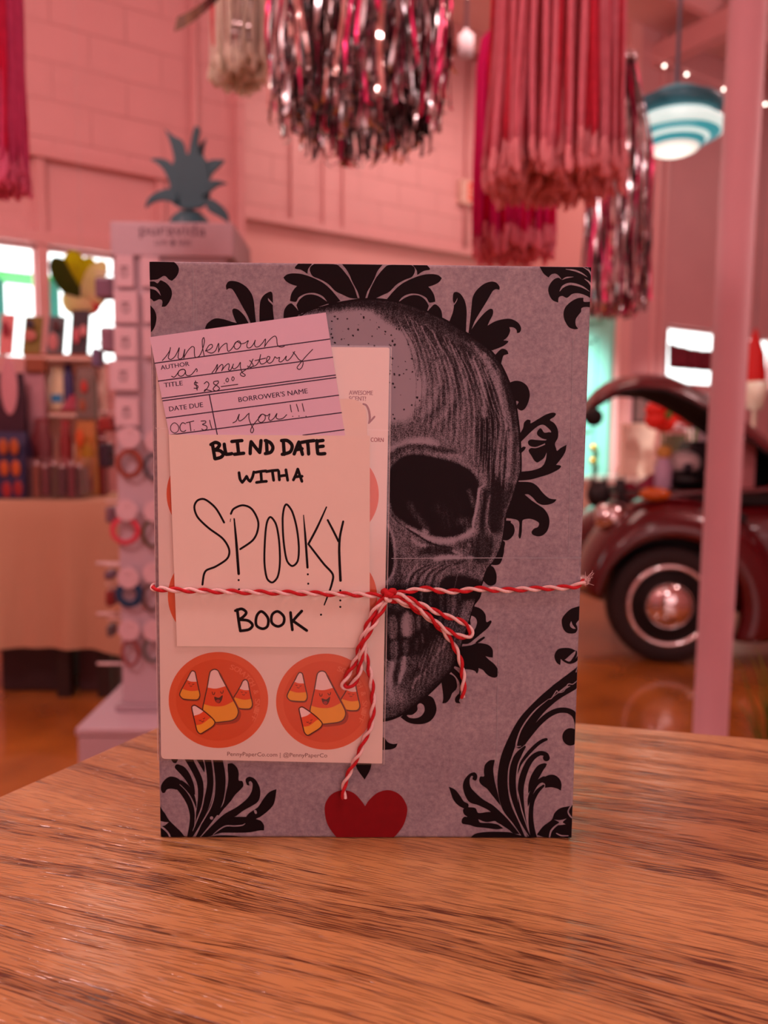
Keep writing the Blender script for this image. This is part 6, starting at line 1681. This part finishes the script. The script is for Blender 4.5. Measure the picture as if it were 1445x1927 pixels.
stand('product_box', 'tall pink box on the cream counter below the poppies', 'box', 1262, 806, 1300, .45, .16, (240, 196, 196), 'boxes on the cream counter')
stand('product_box', 'low green grey box in front of the pink one on the counter', 'box', 1268, 818, 1288, .70, .09, (110, 112, 84), 'boxes on the cream counter')
stand('product_box', 'purple brown box on the counter near the round column', 'box', 1304, 800, 1338, .45, .16, (110, 76, 82), 'boxes on the cream counter')
def pic(label, px0, py0, px1, py1, rgb, rgb2):
    o, u0, u1, z0, z1 = wthing('wall_picture', label, 'picture', px0, py0, px1, py1, .02, .02, rgb, 'pictures on the wall beside the mint door')
    wbx(u0, u1, .002, .022, z0, z1).build('frame', mat('pic_%d' % rgb[0], rgb, .5), o)
    wbx(u0 + .02, u1 - .02, .022, .025, z0 + .02, z1 - .02).build('print', mat('picp_%d' % rgb2[0], rgb2, .6, var=.5, scale=25), o)
pic('narrow dark framed picture on the wall beside the mint door', 1194, 742, 1216, 796, (62, 46, 46), (122, 90, 88))
pic('brown framed picture lower on the wall beside the poppies', 1224, 790, 1246, 830, (140, 84, 54), (150, 96, 66))
MPO = mat('poppy_orange', (232, 36, 16), .5, var=.12); MPR = mat('poppy_rose', (226, 60, 56), .5, var=.12); MGR = mat('stem_green', (70, 120, 30), .6)
def poppy(label, px, py, s, v, m, heads):
    u_, z_ = at_wall(px, py, v)
    o = thing('paper_poppy', label, 'paper flower', tuple(wp(u_, v, CZ)), group='giant paper poppies on the cream counter')
    MB().lathe([(.06, CZ), (.075, CZ + .14), (.06, CZ + .16)], (wp(u_, v, 0).x, wp(u_, v, 0).y, 0), 16).build('vase', mat('poppy_vase', (214, 190, 180), .4), o)
    for hx, hy, r_ in heads:
        uu, zz = at_wall(hx, hy, v); c = wp(uu, v, zz)
        MB().tube(catmull([wp(u_, v, CZ + .1), wp((u_ + uu) / 2, v, (CZ + zz) / 2 + .05), c], 5, False), .008, 6).build('stem', MGR, o)
        for k in range(5):
            a_ = 2 * PI * k / 5
            d_ = WD * math.cos(a_) + Vector((0, 0, 1)) * math.sin(a_) * .75
            q_ = MB().ball((0, 0, 0), r_ * .62, 0, 10, (1, .45, .8))
            MB().add([c + d_ * r_ * .6 + p for p in q_.v], q_.f, 0, True).build('petal', m, o)
        MB().ball(c + WN * r_ * .35, r_ * .22, 0, 10).build('flower_centre', MGR, o)
poppy('bright orange red paper poppies seen under the raised car lid', 1248, 800, 1, .57, MPO, ((1246, 782, .15), (1262, 752, .10)))
poppy('rose red paper poppies beside the round column under the car lid', 1302, 800, 1, .57, MPR, ((1296, 776, .13), (1314, 788, .09)))
# banner and things hung over the right windows
o, u0, u1, z0, z1 = wthing('fabric_banner', 'dark red fabric banner across the window above the car lid', 'banner', 1259, 646, 1345, 700, .03, .02, (0, 0, 0))
nb_ = 24; vs = []
for j in (0, 1, 2, 3):
    for i in range(nb_ + 1):
        u_ = u0 + (u1 + .25 - u0) * i / nb_
        sag = -.03 * math.sin(PI * i / nb_) if j == 0 else 0
        vs.append(wp(u_, .03 + .012 * math.sin(i * 1.4) + .004 * j, z1 + sag + (z0 - z1) * j / 3))
MB().add(vs, [(j*(nb_+1)+i, j*(nb_+1)+i+1, (j+1)*(nb_+1)+i+1, (j+1)*(nb_+1)+i) for j in range(3) for i in range(nb_)], 0, True).build('cloth', mat('banner_red', (110, 8, 34), .7, var=.35, scale=9), o).modifiers.new('thick', 'SOLIDIFY').thickness = .004
u_, z_ = at_wall(1418, 690, .25)
o = thing('paper_parasol', 'closed bright red paper parasol hung by the window beyond the round column', 'parasol', tuple(wp(u_, .25, z_ - .35)))
MB().lathe([(.01, -.30), (.10, -.24), (.115, -.1), (.09, .12), (.03, .30), (.008, .36)], tuple(wp(u_, .25, z_)), 12).build('canopy', mat('parasol_red', (220, 24, 24), .55, var=.12), o)
MB().tube([wp(u_, .25, z_ - .42), wp(u_, .25, H - .14)], .006, 6).build('cord', mat('grey_cord', (150, 120, 124), .5), o)
u_, z_ = at_wall(1421, 744, .5)
o = thing('glass_goblet', 'tall white glass goblet on the counter beyond the column', 'goblet', tuple(wp(u_, .5, CZ)), group=None)
MB().lathe([(.10, CZ), (.10, CZ + .02), (.02, CZ + .05), (.02, z_ - .13), (.07, z_ - .12), (.09, z_ + .0), (.115, z_ + .12), (.105, z_ + .12), (.08, z_), (1e-6, z_ - .10)], (wp(u_, .5, 0).x, wp(u_, .5, 0).y, 0), 20).build('bowl', mat('milk_glass', (240, 232, 210), .25, var=.03), o)

# ------------------------------------------------------------------ grass in a white pot at the edge of the picture
gx_, gy_ = 1.02, 1.5
gz = at_y(1440, 1240, gy_).z
pt = thing('potted_grass', 'tuft of green grass in a tall white pot at the counter corner', 'potted plant', (gx_, gy_, 0))
MB().lathe([(.07, 0), (.085, .02), (.10, gz - .34), (.105, gz - .32), (.09, gz - .32), (.088, gz - .36)], (gx_, gy_, 0), 28).build('pot', mat('white_pot', (220, 206, 196), .4), pt)
mb = MB(); rg = random.Random(9)
for k in range(170):
    a_ = rg.random() * 2 * PI; r_ = rg.random() * .075; h_ = rg.uniform(.2, .36); l_ = rg.uniform(.02, .09)
    b0 = Vector((gx_ + r_ * math.cos(a_), gy_ + r_ * math.sin(a_), gz - .36)); d_ = Vector((math.cos(a_), math.sin(a_), 0))
    P = [b0, b0 + d_ * l_ * .25 + Vector((0, 0, h_ * .5)), b0 + d_ * l_ * .6 + Vector((0, 0, h_ * .85)), b0 + d_ * l_ + Vector((0, 0, h_))]
    mb.strip(P, [.007, .007, .005, .001], Vector((-math.sin(a_), math.cos(a_), 0)), 0)
mb.build('foliage', mat('grass_green', (96, 120, 24), .6, var=.3, scale=40), pt, fix=False)
